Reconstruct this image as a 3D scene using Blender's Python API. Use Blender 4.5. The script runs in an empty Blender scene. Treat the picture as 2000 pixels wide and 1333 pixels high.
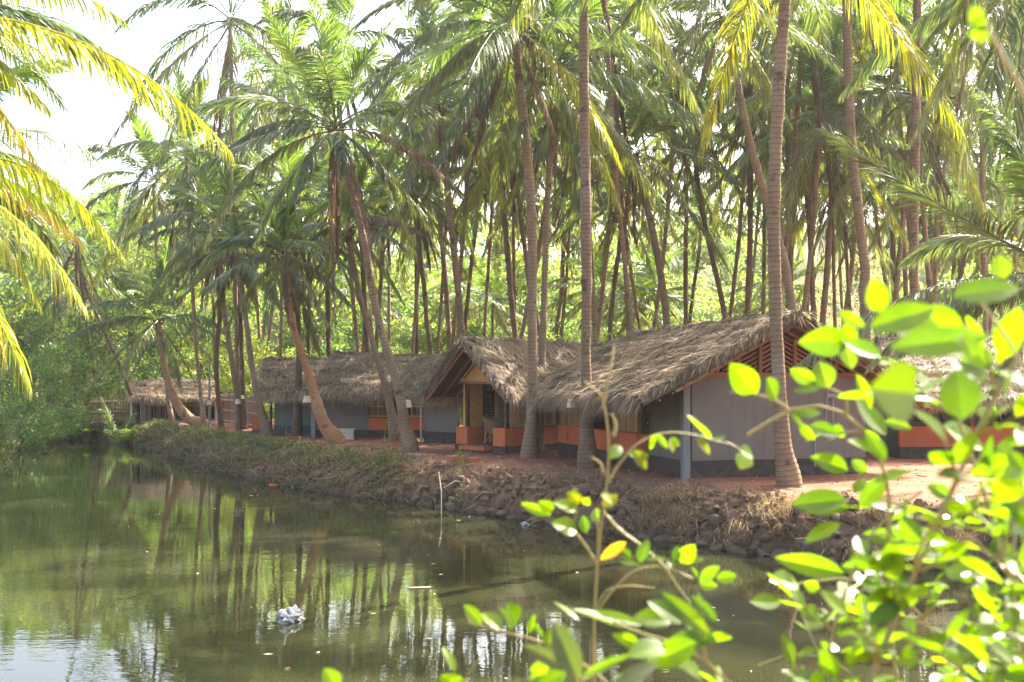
import bpy, math, random
import numpy as np
from mathutils import Vector, noise as mnoise
C = bpy.context.scene.collection
R = math.radians
HAZE = .0003
# ------------------------------------------------------------------ camera, sky, sun, exposure
CAMZ = 2.0; HOR = 752.0; FPX = 2000.0
cd = bpy.data.cameras.new("camera"); cam = bpy.data.objects.new("camera", cd); C.objects.link(cam)
cam.location = (0, 0, CAMZ); cam.rotation_euler = (R(90), 0, 0)
cd.sensor_width = 36; cd.lens = 36; cd.shift_y = (HOR - 666.5) / 2000
cd.clip_start = .05; cd.clip_end = 3000
cd.dof.use_dof = True; cd.dof.focus_distance = 24; cd.dof.aperture_fstop = 4.8
bpy.context.scene.camera = cam
sc = bpy.context.scene
SUN_EL, SUN_AZ = R(45), R(48)            # azimuth from +Y (away from the camera) towards +X (right)
w = bpy.data.worlds.new("World"); sc.world = w; w.use_nodes = True
nt = w.node_tree; sky = nt.nodes.new("ShaderNodeTexSky"); sky.sky_type = 'NISHITA'; sky.sun_disc = False
sky.sun_elevation = SUN_EL; sky.sun_rotation = SUN_AZ; sky.dust_density = 7.0; sky.air_density = 1.0; sky.ozone_density = .2
nt.links.new(sky.outputs[0], nt.nodes["Background"].inputs[0]); nt.nodes["Background"].inputs[1].default_value = .15
ld = bpy.data.lights.new("sun", 'SUN'); ld.energy = 4.6; ld.angle = R(.5); ld.color = (1, .93, .80)
sun = bpy.data.objects.new("sun", ld); C.objects.link(sun)
sd = Vector((math.cos(SUN_EL) * math.sin(SUN_AZ), math.cos(SUN_EL) * math.cos(SUN_AZ), math.sin(SUN_EL)))
sun.rotation_euler = (-sd).to_track_quat('-Z', 'Y').to_euler()
sc.view_settings.view_transform = 'Standard'; sc.view_settings.look = 'None'
sc.view_settings.exposure = 2.5; sc.view_settings.gamma = 1
cy = sc.cycles
cy.max_bounces = 7; cy.diffuse_bounces = 4; cy.glossy_bounces = 3; cy.transmission_bounces = 5; cy.volume_bounces = 0
cy.use_denoising = True; cy.denoising_prefilter = 'NONE'; cy.caustics_reflective = False; cy.caustics_refractive = False
cy.sample_clamp_indirect = 6; cy.volume_step_rate = 4; cy.volume_max_steps = 64

# ------------------------------------------------------------------ helpers
def P(px, py, Y):
    return np.array(((px - 1000) / FPX * Y, Y, CAMZ - (py - HOR) / FPX * Y))
def nrm(v):
    v = np.asarray(v, float); n = np.linalg.norm(v, axis=-1, keepdims=True); return v / np.maximum(n, 1e-9)

class MB:
    """collects quads and triangles with one colour per vertex and builds ONE mesh object"""
    def __init__(s): s.v = []; s.q = []; s.t = []; s.c = []; s.l = []; s.n = 0
    def add(s, v, q=None, t=None, col=(1, 1, 1), ln=None):
        v = np.asarray(v, float).reshape(-1, 3); k = len(v)
        if q is not None and len(q): s.q.append(np.asarray(q, int).reshape(-1, 4) + s.n)
        if t is not None and len(t): s.t.append(np.asarray(t, int).reshape(-1, 3) + s.n)
        c = np.asarray(col, float)
        s.c.append(np.broadcast_to(c, (k, 3)) if c.ndim == 1 else c)
        s.l.append(np.zeros(k) if ln is None else np.asarray(ln, float))
        s.v.append(v); s.n += k
    def box(s, c, ax, ay, az, h, col=(1, 1, 1)):
        c = np.asarray(c, float); ax, ay, az = np.asarray(ax) * h[0], np.asarray(ay) * h[1], np.asarray(az) * h[2]
        v = [c + i * ax + j * ay + k * az for k in (-1, 1) for j in (-1, 1) for i in (-1, 1)]
        s.add(v, [(0, 2, 3, 1), (4, 5, 7, 6), (0, 1, 5, 4), (2, 6, 7, 3), (0, 4, 6, 2), (1, 3, 7, 5)], col=col)
    def tube(s, pts, rad, n=8, col=(1, 1, 1), cap=True, ln0=0):
        pts = np.asarray(pts, float); m = len(pts); rad = np.broadcast_to(np.asarray(rad, float), (m,))
        tan = nrm(np.gradient(pts, axis=0)); ref = np.array((0, 1, 0)) if abs(tan[0][1]) < .9 else np.array((1, 0, 0))
        a = nrm(np.cross(tan, ref)); b = np.cross(tan, a)
        th = np.arange(n) / n * 2 * math.pi
        ring = pts[:, None] + rad[:, None, None] * (np.cos(th)[None, :, None] * a[:, None] + np.sin(th)[None, :, None] * b[:, None])
        i = np.arange(m - 1)[:, None] * n; j = np.arange(n)[None]; j2 = (j + 1) % n
        q = np.stack([i + j, i + j2, i + n + j2, i + n + j], -1).reshape(-1, 4)
        L = np.concatenate([[0], np.cumsum(np.linalg.norm(np.diff(pts, axis=0), axis=1))]) + ln0
        col = np.asarray(col, float)
        if col.ndim == 2: col = np.repeat(col, n, axis=0)
        s.add(ring.reshape(-1, 3), q, col=col, ln=np.repeat(L, n))
        if cap:
            k = s.n; s.add([pts[0], pts[-1]], col=col if col.ndim == 1 else col[[0, -1]], ln=[L[0], L[-1]])
            b0 = k - m * n; b1 = k - n; jj = np.arange(n); j2 = (jj + 1) % n
            s.t.append(np.concatenate([np.stack([np.full(n, k), b0 + j2, b0 + jj], -1), np.stack([np.full(n, k + 1), b1 + jj, b1 + j2], -1)]))
    def build(s, name, mat, parent=None, smooth=False):
        V = np.concatenate(s.v); q = np.concatenate(s.q) if s.q else np.zeros((0, 4), int); t = np.concatenate(s.t) if s.t else np.zeros((0, 3), int)
        me = bpy.data.meshes.new(name); me.vertices.add(len(V)); me.vertices.foreach_set("co", V.astype(np.float32).ravel())
        me.loops.add(q.size + t.size); me.loops.foreach_set("vertex_index", np.concatenate([q.ravel(), t.ravel()]).astype(np.int32))
        ls = np.concatenate([np.arange(len(q)) * 4, q.size + np.arange(len(t)) * 3]).astype(np.int32)
        me.polygons.add(len(ls)); me.polygons.foreach_set("loop_start", ls)
        me.polygons.foreach_set("use_smooth", np.full(len(ls), smooth, bool))
        a = me.attributes.new("col", 'FLOAT_COLOR', 'POINT'); cc = np.concatenate(s.c)
        a.data.foreach_set("color", np.concatenate([cc, np.ones((len(cc), 1))], 1).astype(np.float32).ravel())
        a = me.attributes.new("len", 'FLOAT', 'POINT'); a.data.foreach_set("value", np.concatenate(s.l).astype(np.float32))
        me.update(calc_edges=True); me.validate(); me.materials.append(mat)
        o = bpy.data.objects.new(name, me); C.objects.link(o)
        if parent is not None: o.parent = parent; o.matrix_parent_inverse = parent_inv(parent)
        return o
def parent_inv(p):
    from mathutils import Matrix
    return (Matrix.Translation(p.location)).inverted() if p.type == 'EMPTY' else Matrix.Identity(4)
def tag(o, label=None, cat=None, group=None, kind=None):
    if label: o["label"] = label
    if cat: o["category"] = cat
    if group: o["group"] = group
    if kind: o["kind"] = kind
    return o
def thing(name, label, cat, loc, group=None):
    o = bpy.data.objects.new(name, None); o.empty_display_size = .2; C.objects.link(o); o.location = [float(x) for x in loc]
    return tag(o, label, cat, group)
def copy_thing(o, loc, rz=0, sc_=(1, 1, 1)):
    c = o.copy(); C.objects.link(c); c.location = [float(x) for x in loc]; c.rotation_euler = (0, 0, rz); c.scale = sc_
    for ch in list(o.children):
        d = ch.copy(); C.objects.link(d); d.parent = c
        for g in list(ch.children):
            e = g.copy(); C.objects.link(e); e.parent = d
    return c

# ------------------------------------------------------------------ materials
class N:
    def __init__(s, name):
        s.m = bpy.data.materials.new(name); s.m.use_nodes = True; s.t = s.m.node_tree
        s.b = s.t.nodes["Principled BSDF"]; s.out = s.t.nodes["Material Output"]
    def n(s, typ, **k):
        d = s.t.nodes.new(typ)
        for a, v in k.items():
            if a.startswith("i_"): d.inputs[a[2:].replace("_", " ")].default_value = v
            else: setattr(d, a, v)
        return d
    def l(s, a, b): s.t.links.new(a, b)
    def co(s): return s.n("ShaderNodeNewGeometry").outputs["Position"]
    def noise(s, scale, detail=4, vec=None, rough=.6):
        d = s.n("ShaderNodeTexNoise"); d.inputs["Scale"].default_value = scale; d.inputs["Detail"].default_value = detail; d.inputs["Roughness"].default_value = rough
        s.l(vec if vec is not None else s.co(), d.inputs["Vector"]); return d.outputs["Fac"]
    def ramp(s, fac, *stops):
        d = s.n("ShaderNodeValToRGB"); e = d.color_ramp.elements
        while len(e) < len(stops): e.new(.5)
        for x, (p, c) in zip(e, stops): x.position = p; x.color = (*c, 1)
        s.l(fac, d.inputs[0]); return d.outputs[0]
    def mix(s, fac, a, b, mode='MIX'):
        d = s.n("ShaderNodeMix", data_type='RGBA', blend_type=mode)
        for sock, v in ((d.inputs[0], fac), (d.inputs[6], a), (d.inputs[7], b)):
            if hasattr(v, "is_output"): s.l(v, sock)
            else: sock.default_value = v if isinstance(v, (int, float)) else (*v, 1)
        return d.outputs[2]
    def math(s, op, a, b=0.):
        d = s.n("ShaderNodeMath", operation=op)
        for sock, v in ((d.inputs[0], a), (d.inputs[1], b)):
            if hasattr(v, "is_output"): s.l(v, sock)
            else: sock.default_value = v
        return d.outputs[0]
    def attr(s, name, out="Color"): return s.n("ShaderNodeAttribute", attribute_name=name).outputs[out]
    def bump(s, h, strength, dist=.02):
        d = s.n("ShaderNodeBump"); d.inputs["Strength"].default_value = strength; d.inputs["Distance"].default_value = dist
        s.l(h, d.inputs["Height"]); s.l(d.outputs[0], s.b.inputs["Normal"]); return d
    def base(s, c, rough=.8, spec=.3):
        if hasattr(c, "is_output"): s.l(c, s.b.inputs["Base Color"])
        else: s.b.inputs["Base Color"].default_value = (*c, 1)
        s.b.inputs["Roughness"].default_value = rough; s.b.inputs["Specular IOR Level"].default_value = spec

def m_plain(name, a, b, scale=3, rough=.85, bump=.15, bscale=40, spec=.25):
    k = N(name); k.base(k.mix(k.noise(scale, 5), a, b), rough, spec); k.bump(k.noise(bscale, 4), bump, .01); return k.m
def m_leaf(name, tr=.42, rough=.4, spec=.5, tint=(1.9, 1.75, .45), nscale=2.0):
    k = N(name); c = k.mix(k.ramp(k.noise(nscale, 2), (.3, (.7, .72, .7)), (.7, (1.25, 1.2, 1.15))), k.attr("col"), k.attr("col"))
    v = k.ramp(k.noise(nscale, 2), (.3, (.72, .74, .72)), (.7, (1.3, 1.25, 1.2)))
    c = k.mix(1.0, k.attr("col"), v, 'MULTIPLY'); k.base(c, rough, spec)
    t = k.n("ShaderNodeBsdfTranslucent"); k.l(k.mix(1.0, c, tint, 'MULTIPLY'), t.inputs[0])
    mx = k.n("ShaderNodeMixShader"); mx.inputs[0].default_value = tr
    k.l(k.b.outputs[0], mx.inputs[1]); k.l(t.outputs[0], mx.inputs[2]); k.l(mx.outputs[0], k.out.inputs[0]); return k.m
M = {}
M['frond'] = m_leaf('palm_leaf', .47, .36, .55, (1.36, 1.55, .42))
M['dry'] = m_leaf('dry_palm_leaf', .2, .7, .2, (1.3, 1.1, .8))
def m_veined():
    k = N('young_leaf'); f = k.math('FRACT', k.attr("len", "Fac")); vein = k.ramp(f, (0, (1.25, 1.22, 1.3)), (.10, (.96, .97, .9)), (.9, (1, 1, 1)), (1, (1.25, 1.22, 1.3)))
    c = k.mix(1.0, k.attr("col"), vein, 'MULTIPLY'); c = k.mix(1.0, c, k.ramp(k.noise(14, 3), (.3, (.68, .74, .7)), (.7, (1.22, 1.16, 1.1))), 'MULTIPLY')
    c = k.mix(k.ramp(k.noise(120, 2), (.70, (0, 0, 0)), (.76, (.7, .7, .7))), c, (.10, .075, .02)); k.base(c, .3, .5); k.bump(vein, .25, .001)
    t = k.n("ShaderNodeBsdfTranslucent"); k.l(k.mix(1.0, c, (1.9, 1.9, .2), 'MULTIPLY'), t.inputs[0]); mx = k.n("ShaderNodeMixShader"); mx.inputs[0].default_value = .56
    k.l(k.b.outputs[0], mx.inputs[1]); k.l(t.outputs[0], mx.inputs[2]); k.l(mx.outputs[0], k.out.inputs[0]); return k.m
M['leaf'] = m_leaf('tree_leaf', .52, .45, .4, (1.65, 1.75, .8), .6)
M['bright'] = m_veined()
M['weed'] = m_leaf('weed_leaf', .35, .5, .4, (1.7, 1.6, .5), 3)
M['straw'] = m_leaf('dry_grass', .25, .7, .2, (1.3, 1.2, .9), 4)
k = N('thatch'); k.base(k.mix(1.0, k.attr("col"), k.ramp(k.noise(1.3, 4), (.3, (.66, .64, .64)), (.7, (1.3, 1.28, 1.22))), 'MULTIPLY'), .75, .25); M['thatch'] = k.m
k = N('palm_bark'); ln = k.attr("len", "Fac"); nz = k.noise(5, 4)
wv = k.math('FRACT', k.math('ADD', k.math('MULTIPLY', ln, 9.5), k.math('MULTIPLY', nz, .9)))
ring = k.ramp(wv, (0, (0, 0, 0)), (.14, (1, 1, 1)), (.8, (.8, .8, .8)))
bc = k.mix(k.noise(2.2, 5), (.15, .10, .058), (.31, .215, .135))
bc = k.mix(k.ramp(k.noise(1.1, 3), (.52, (0, 0, 0)), (.72, (.55, .55, .55))), bc, (.30, .25, .19))
bc = k.mix(k.ramp(k.noise(3.1, 2), (.60, (0, 0, 0)), (.72, (.75, .75, .75))), bc, (.05, .04, .035))
bc = k.mix(k.math('SUBTRACT', 1, ring), bc, (.055, .042, .034))
k.base(k.mix(1.0, bc, k.attr("col"), 'MULTIPLY'), .85, .2); k.bump(k.math('ADD', ring, k.math('MULTIPLY', k.noise(30, 4), .8)), .7, .02); M['bark'] = k.m
M['treebark'] = m_plain('tree_bark', (.07, .055, .04), (.16, .13, .10), 4)
M['stem'] = m_plain('green_stem', (.16, .17, .05), (.30, .26, .12), 12, .5, .1)
M['twig'] = m_plain('woody_twig', (.26, .19, .12), (.42, .34, .22), 14, .6, .2)
def m_wall(name, a, b):
    k = N(name); p = k.co(); c = k.mix(k.noise(.9, 5), a, b)
    sp = k.n("ShaderNodeSeparateXYZ"); k.l(p, sp.inputs[0]); mp = k.n("ShaderNodeMapping"); mp.inputs["Scale"].default_value = (5, 5, .5); k.l(p, mp.inputs[0])
    st = k.ramp(k.noise(1.2, 4, mp.outputs[0]), (.52, (1, 1, 1)), (.78, (.80, .78, .75)))
    zf = k.ramp(sp.outputs[2], (.0, (1, 1, 1)), (.62, (0, 0, 0))); spl = k.math('MULTIPLY', zf, k.ramp(k.noise(7, 6), (.42, (0, 0, 0)), (.72, (.75, .75, .75))))
    c = k.mix(spl, k.mix(1.0, c, st, 'MULTIPLY'), (.17, .085, .055)); c = k.mix(k.ramp(k.noise(2.3, 7), (.60, (0, 0, 0)), (.74, (.35, .35, .35))), c, (.12, .105, .085))
    k.base(c, .8, .25); k.bump(k.noise(60, 3), .15, .006); return k.m
M['wall'] = m_wall('grey_painted_wall', (.135, .120, .106), (.180, .163, .146))
M['wallblue'] = m_wall('bluish_grey_wall', (.19, .20, .185), (.26, .27, .245))
M['plinth'] = m_wall('dark_plinth_paint', (.026, .025, .025), (.046, .044, .044))
M['plinthblue'] = m_wall('blue_grey_plinth_paint', (.075, .095, .125), (.11, .13, .16))
M['red'] = m_wall('brick_red_paint', (.42, .10, .036), (.54, .155, .06))
M['concrete'] = m_plain('grey_concrete_post', (.14, .14, .14), (.24, .235, .23), 6)
M['wood'] = m_plain('red_brown_timber', (.19, .083, .043), (.30, .135, .07), 6, .7)
M['darkwood'] = m_plain('dark_timber', (.045, .028, .02), (.10, .06, .04), 6, .7)
M['dark'] = m_plain('interior_shade', (.012, .011, .010), (.02, .018, .016), 3)  # near-black colour standing in for the shade of unlit interiors
M['steel'] = m_plain('galvanised_pipe', (.22, .22, .23), (.33, .33, .34), 6, .5)
M['cream'] = m_plain('cream_cane_weave', (.56, .47, .30), (.68, .58, .40), 20, .7, .3, 150)
M['brick'] = m_plain('laterite_brick', (.30, .085, .05), (.42, .15, .09), 14, .9, .5, 60)
M['plastic'] = m_plain('white_plastic', (.12, .135, .15), (.26, .26, .25), 9, .35, .6, 18, .5)
M['pale'] = m_plain('pale_plaster', (.42, .38, .30), (.55, .50, .40), 6)
k = N('bamboo'); k.base(k.mix(1.0, k.attr("col"), k.mix(k.noise(7, 3), (.8, .8, .8), (1.2, 1.2, 1.2)), 'MULTIPLY'), .5, .4); M['bamboo'] = k.m
def m_weave(name, a, b, s):
    k = N(name); mp = k.n("ShaderNodeMapping"); mp.inputs["Scale"].default_value = (s, s, s); mp.inputs["Rotation"].default_value = (0, .78, .4); k.l(k.co(), mp.inputs[0])
    ch = k.n("ShaderNodeTexChecker"); ch.inputs["Scale"].default_value = 1.0; k.l(mp.outputs[0], ch.inputs["Vector"])
    f = k.mix(.55, k.noise(6, 3), ch.outputs["Fac"]); k.base(k.mix(f, a, b), .65, .3); k.bump(ch.outputs["Fac"], .4, .01); return k.m
M['mat'] = m_weave('woven_bamboo_mat', (.50, .28, .08), (.74, .47, .17), 22)
M['cane'] = m_weave('woven_cane', (.12, .07, .03), (.26, .165, .08), 60)
k = N('rock'); ob = k.n("ShaderNodeObjectInfo"); rc = k.mix(k.noise(4, 5), (.055, .037, .026), (.15, .105, .074))
k.base(k.mix(k.ramp(ob.outputs["Random"], (.3, (0, 0, 0)), (1, (.75, .75, .75))), rc, k.mix(k.noise(6, 4), (.10, .076, .058), (.20, .155, .115))), .92, .12); k.bump(k.noise(14, 6), .7, .04); M['rock'] = k.m
# ground: red laterite soil, drier brown bank
k = N('soil'); bank = k.attr("col"); p = k.co()
soil = k.mix(k.ramp(k.noise(.8, 5), (.35, (0, 0, 0)), (.68, (1, 1, 1))), (.20, .076, .044), (.27, .125, .078))
soil = k.mix(k.ramp(k.noise(3.5, 6), (.5, (0, 0, 0)), (.75, (.8, .8, .8))), soil, (.17, .085, .055))
soil = k.mix(k.ramp(k.noise(9, 6), (.62, (0, 0, 0)), (.72, (.7, .7, .7))), soil, (.42, .27, .18))
dirt = k.mix(k.noise(2.6, 6), (.095, .055, .034), (.25, .155, .095))
far = k.mix(k.noise(.3, 6), (.05, .075, .02), (.13, .11, .05))
sp = k.n("ShaderNodeSeparateColor"); k.l(bank, sp.inputs[0])
c = k.mix(sp.outputs[0], soil, dirt); c = k.mix(sp.outputs[1], c, far); c = k.mix(sp.outputs[2], c, (.035, .032, .024))
k.base(c, .95, .12); k.bump(k.math('ADD', k.noise(11, 7), k.math('MULTIPLY', k.noise(50, 4), .4)), .8, .05); M['soil'] = k.m
# pond water: murky green, mirror-calm with small ripples
k = N('pond_water'); k.base(k.mix(k.noise(.15, 3), (.017, .020, .008), (.027, .029, .012)), .006, .5); k.b.inputs["IOR"].default_value = 1.4
mp = k.n("ShaderNodeMapping"); mp.inputs["Scale"].default_value = (1.0, 2.6, 1); k.l(k.co(), mp.inputs[0])
calm = k.ramp(k.noise(.22, 3), (.35, (.25, .25, .25)), (.7, (1, 1, 1)))
h = k.math('MULTIPLY', k.math('ADD', k.noise(1.3, 3, mp.outputs[0]), k.math('MULTIPLY', k.noise(6, 2, mp.outputs[0]), .13)), calm)
k.bump(h, .08, .05); M['water'] = k.m

# ------------------------------------------------------------------ terrain and pond
POND = np.array([(-25, 55.5), (-19.7, 52.4), (-14.6, 43.6), (-11.2, 37.6), (-8.5, 32.8), (-5.8, 29.1), (-3.4, 26.9), (-1.75, 25), (0, 23.1), (1.6, 21.4), (2.8, 20), (4.1, 18.3), (5.2, 17.4), (8.15, 16.3),
                 (14, 14.5), (30, 13), (60, 12), (60, 3), (20, 4.3), (6, 4.0), (0, 4.2), (-5, 4.4), (-9, 7), (-11.3, 12), (-14, 20), (-18.2, 31), (-22, 42), (-26.5, 50)], float)
def pond_d(x, y):
    """signed distance to the pond edge, positive on land"""
    p = np.stack([x, y], -1); d = np.full(x.shape, 1e9); ins = np.zeros(x.shape, bool)
    for a, b in zip(POND, np.roll(POND, -1, 0)):
        e = b - a; t = np.clip(((p - a) @ e) / (e @ e), 0, 1)
        d = np.minimum(d, np.linalg.norm(p - a - t[..., None] * e, axis=-1))
        cr = (a[1] > y) != (b[1] > y); xx = a[0] + (y - a[1]) / (b[1] - a[1] + 1e-12) * e[0]; ins ^= cr & (x < xx)
    return np.where(ins, -d, d)
def vnoise(x, y, s, seed=0):
    r = np.zeros(x.shape)
    rg = np.random.RandomState(seed)
    for o in range(4):
        for _ in range(3):
            a = rg.rand() * 6.28; f = s * 2 ** o * (.7 + .6 * rg.rand()); r += np.sin((x * math.cos(a) + y * math.sin(a)) * f * 6.28 + rg.rand() * 6.28) / 3 / 1.7 ** o
    return r
def sstep(a, b, x):
    t = np.clip((x - a) / (b - a), 0, 1); return t * t * (3 - 2 * t)
def ground(x, y):
    x = np.asarray(x, float); y = np.asarray(y, float); d = pond_d(x, y)
    dn = d + .16 * vnoise(x, y, .5, 1) + .06 * vnoise(x, y, 1.7, 2)
    h = np.interp(dn, [-4, -.6, 0, .22, .55, 1.05, 1.7], [-2.2, -1.5, -1.03, -.62, -.28, -.07, 0])
    b = np.exp(-((dn - .6) / .7) ** 2)
    h = h + b * (.07 * vnoise(x, y, 1.1, 3) + .03 * vnoise(x, y, 4.1, 4)) + np.where(d > 1, .02 * vnoise(x, y, .35, 5), 0)
    h = h + 24 * sstep(72, 185, y + .12 * np.abs(x)) * (1 + .25 * vnoise(x, y, .012, 6)) + 6 * sstep(40, 110, np.abs(x + 5)) + np.where(y < 3.4, .3 * sstep(3.4, 1, y), 0)
    return h
def gz(x, y): return float(ground(np.array([x]), np.array([y]))[0])
xs = np.concatenate([[-900, -500, -300, -200, -140, -100, -80], np.arange(-60, -27, 1.2), np.arange(-27, 11, .16), np.arange(11, 40, .8), [45, 55, 70, 100, 150, 220, 320, 500, 900]])
ys = np.concatenate([[-300, -120, -60, -30, -15, -8, -4], np.arange(-1, 13, .6), np.arange(13, 40, .16), np.arange(40, 62, .35), np.arange(62, 160, 3), [180, 220, 300, 450, 700, 1200]])
GX, GY = np.meshgrid(xs, ys); GH = ground(GX, GY); D = pond_d(GX, GY)
ny, nx = GX.shape; i = np.arange(ny - 1)[:, None] * nx + np.arange(nx - 1)[None]
mb = MB(); bk = 1 - sstep(.9, 2.0, D + .5 * vnoise(GX, GY, .25, 8) + .25 * vnoise(GX, GY, .8, 9)); fr = sstep(56, 66, GY + .3 * np.abs(GX)); wet = 1 - sstep(-.95, -.78, GH)
wet = np.maximum(wet, 0); fr = np.maximum(fr, sstep(16, 22, np.abs(GX - 1) - np.clip(GY - 20, 0, 40) * .45) * .9)
mb.add(np.stack([GX, GY, GH], -1), np.stack([i, i + 1, i + nx + 1, i + nx], -1).reshape(-1, 4), col=np.stack([bk, fr, wet], -1).reshape(-1, 3))
tag(mb.build('ground', M['soil'], smooth=True), kind='structure')
mb = MB(); mb.add([(-40, 2, -1), (62, 2, -1), (62, 60, -1), (-40, 60, -1)], [(0, 1, 2, 3)]); tag(mb.build('water', M['water']), kind='structure')

# ------------------------------------------------------------------ palms
def bez(p0, p1, p2, t):
    t = t[:, None]; return (1 - t) ** 2 * p0 + 2 * t * (1 - t) * p1 + t * t * p2, nrm(2 * (1 - t) * (p1 - p0) + 2 * t * (p2 - p1))
def frond(mb, p0, p1, p2, npair, ll, lw, droop, col, rg, rr=.028, sidehint=None, seg=3):
    p0, p1, p2 = (np.asarray(v, float) for v in (p0, p1, p2))
    pts, _ = bez(p0, p1, p2, np.linspace(0, 1, 10)); mb.tube(pts, np.linspace(rr, rr * .22, 10), 4, np.asarray(col) * (1.25, 1.15, 1.0), False)
    t = np.linspace(.13, .995, npair) + rg.uniform(-.2, .2, npair) / npair; c, tan = bez(p0, p1, p2, t)
    side = np.cross(tan, (0, 0, 1)); bad = np.linalg.norm(side, axis=1) < .25
    h = np.cross(p2 - p0, (0, 0, 1)) if sidehint is None else np.asarray(sidehint, float)
    h = nrm(h if np.linalg.norm(h) > .1 else np.array((1, 0, 0))); side = nrm(np.where(bad[:, None], h, side)); up = np.cross(side, tan)
    roll = rg.uniform(-.5, .5); 
    prof = np.interp(t, [.1, .22, .5, .8, 1], [.55, .85, 1, .72, .30])
    V = []; Q = []; T = []; CC = []; n0 = 0
    for s in (-1, 1):
        L = ll * (.55 if col[0] > col[1] * 1.3 and droop > 1.25 else 1) * prof * rg.uniform(.85, 1.12, npair); A = R(30) + R(42) * t + rg.normal(0, .09, npair)
        sd_ = side * math.cos(roll) + up * math.sin(roll) * s
        d = nrm(s * sd_ * np.cos(A)[:, None] + tan * np.sin(A)[:, None] + up * rg.uniform(.02, .3, npair)[:, None])
        gv = np.array((0, 0, -1.)); dr = droop * rg.uniform(.75, 1.25, npair)
        pr = [c]
        for k in range(1, seg + 1):
            d = nrm(d + gv * (dr * (.55 + .35 * k))[:, None] / seg * 1.6); pr.append(pr[-1] + d * (L / seg)[:, None])
        wv = nrm(tan - d * np.sum(tan * d, 1, keepdims=True) + rg.normal(0, .35, (npair, 3)))
        wd = lw * prof ** .5 * rg.uniform(.8, 1.2, npair)
        ws = [.55, 1, .8, .45][:seg]; rows = []
        for k in range(seg): rows += [pr[k] - wv * (wd * ws[k] / 2)[:, None], pr[k] + wv * (wd * ws[k] / 2)[:, None]]
        rows.append(pr[seg]); m = 2 * seg + 1
        V.append(np.stack(rows, 1).reshape(-1, 3)); b = n0 + np.arange(npair)[:, None] * m
        for k in range(seg - 1): Q.append(b + np.array([2 * k, 2 * k + 1, 2 * k + 3, 2 * k + 2]))
        T.append(b + np.array([2 * seg - 2, 2 * seg - 1, 2 * seg])); n0 += npair * m
        CC.append(np.repeat(np.asarray(col) * rg.uniform(.75, 1.25, (npair, 1)) * np.stack([rg.uniform(.78, 1.2, npair), np.ones(npair), np.ones(npair)], 1), m, 0))
    mb.add(np.concatenate(V), np.concatenate(Q), np.concatenate(T), np.concatenate(CC))
YOUNG, MID, OLD, YEL, DEAD = (.135, .195, .060), (.112, .142, .085), (.155, .160, .078), (.30, .24, .03), (.17, .12, .08)
def crown_frond(mb, b, az, el, L, rg, q, col=None, droop=None):
    d = np.array((math.cos(el) * math.cos(az), math.cos(el) * math.sin(az), math.sin(el)))
    sag = np.interp(math.degrees(el), [-60, -20, 20, 60, 85], [.16, .42, .50, .34, .12]) * rg.uniform(.8, 1.25)
    p1 = b + d * L * .5; p2 = b + d * L * .93 + np.array((rg.normal(0, .05) * L, rg.normal(0, .05) * L, -sag * L))
    if col is None:
        u = rg.rand(); e = math.degrees(el)
        col = YOUNG if e > 48 else (MID if e > -12 else OLD)
        if e < 5 and u < .07: col = np.asarray(YEL) * (.8, .95, 1)
        col = np.asarray(col) * rg.uniform(.8, 1.2)
    npair, lw, seg = q
    frond(mb, b + d * .12, p1, p2, npair, L * .215, lw, np.interp(math.degrees(el), [-50, 0, 40, 80], [.95, .66, .42, .2]) if droop is None else droop, col, rg, seg=seg)
def quality(Y): return (96, .042, 3) if Y < 33 else ((72, .052, 3) if Y < 46 else (46, .08, 2))
def fill_crown(mb, dry, b, seed, nf, L, Y, ndead=2, emin=-44, emax=82, azlim=None):
    rg = np.random.RandomState(seed); q = quality(Y); az = rg.rand() * 6.28
    for k in range(nf):
        az += 2.399; u = k / max(1, nf - 1); el = R(emax + (emin - emax) * u ** 1.22 + rg.normal(0, 5))
        crown_frond(mb, b + np.array((0, 0, .25 * (1 - u))), az + rg.normal(0, .15), el, L * (1 - .22 * (u < .15)) * rg.uniform(.88, 1.1), rg, q)
    for k in range(ndead):
        crown_frond(dry, b - np.array((0, 0, .15)), rg.rand() * 6.28, R(rg.uniform(-72, -50)), L * .72, rg, q, np.asarray(DEAD) * rg.uniform(.7, 1.3), 1.3)
def spline(pts, n):
    pts = np.asarray(pts, float); s = np.concatenate([[0], np.cumsum(np.linalg.norm(np.diff(pts[:, :3], axis=0), axis=1))]); u = np.linspace(0, s[-1], n)
    m = np.gradient(pts, s, axis=0); k = np.clip(np.searchsorted(s, u) - 1, 0, len(s) - 2); h = (s[k + 1] - s[k])[:, None]; t = ((u - s[k]) / h[:, 0])[:, None]
    return (2 * t ** 3 - 3 * t ** 2 + 1) * pts[k] + (t ** 3 - 2 * t ** 2 + t) * h * m[k] + (-2 * t ** 3 + 3 * t ** 2) * pts[k + 1] + (t ** 3 - t ** 2) * h * m[k + 1]
def trunk_mesh(pts, tint, name, parent, seed=0):
    L = np.sum(np.linalg.norm(np.diff(np.asarray(pts)[:, :3], axis=0), axis=1)); n = int(min(230, max(24, L / .065)))
    s = spline(pts, n); rg = np.random.RandomState(seed); r = np.maximum(s[:, 3], .03) * (1 + .035 * np.where(np.arange(n) % 2, 1, -1) * rg.uniform(.2, 1, n)) * (1 + .05 * np.interp(np.arange(n), np.arange(0, n + 6, 5), rg.normal(0, .8, len(np.arange(0, n + 6, 5)))))
    s[:, :2] += np.cumsum(rg.normal(0, .0022, (n, 2)), 0)
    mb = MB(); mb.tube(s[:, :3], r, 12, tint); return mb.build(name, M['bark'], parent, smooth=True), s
PALMS = []
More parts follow.
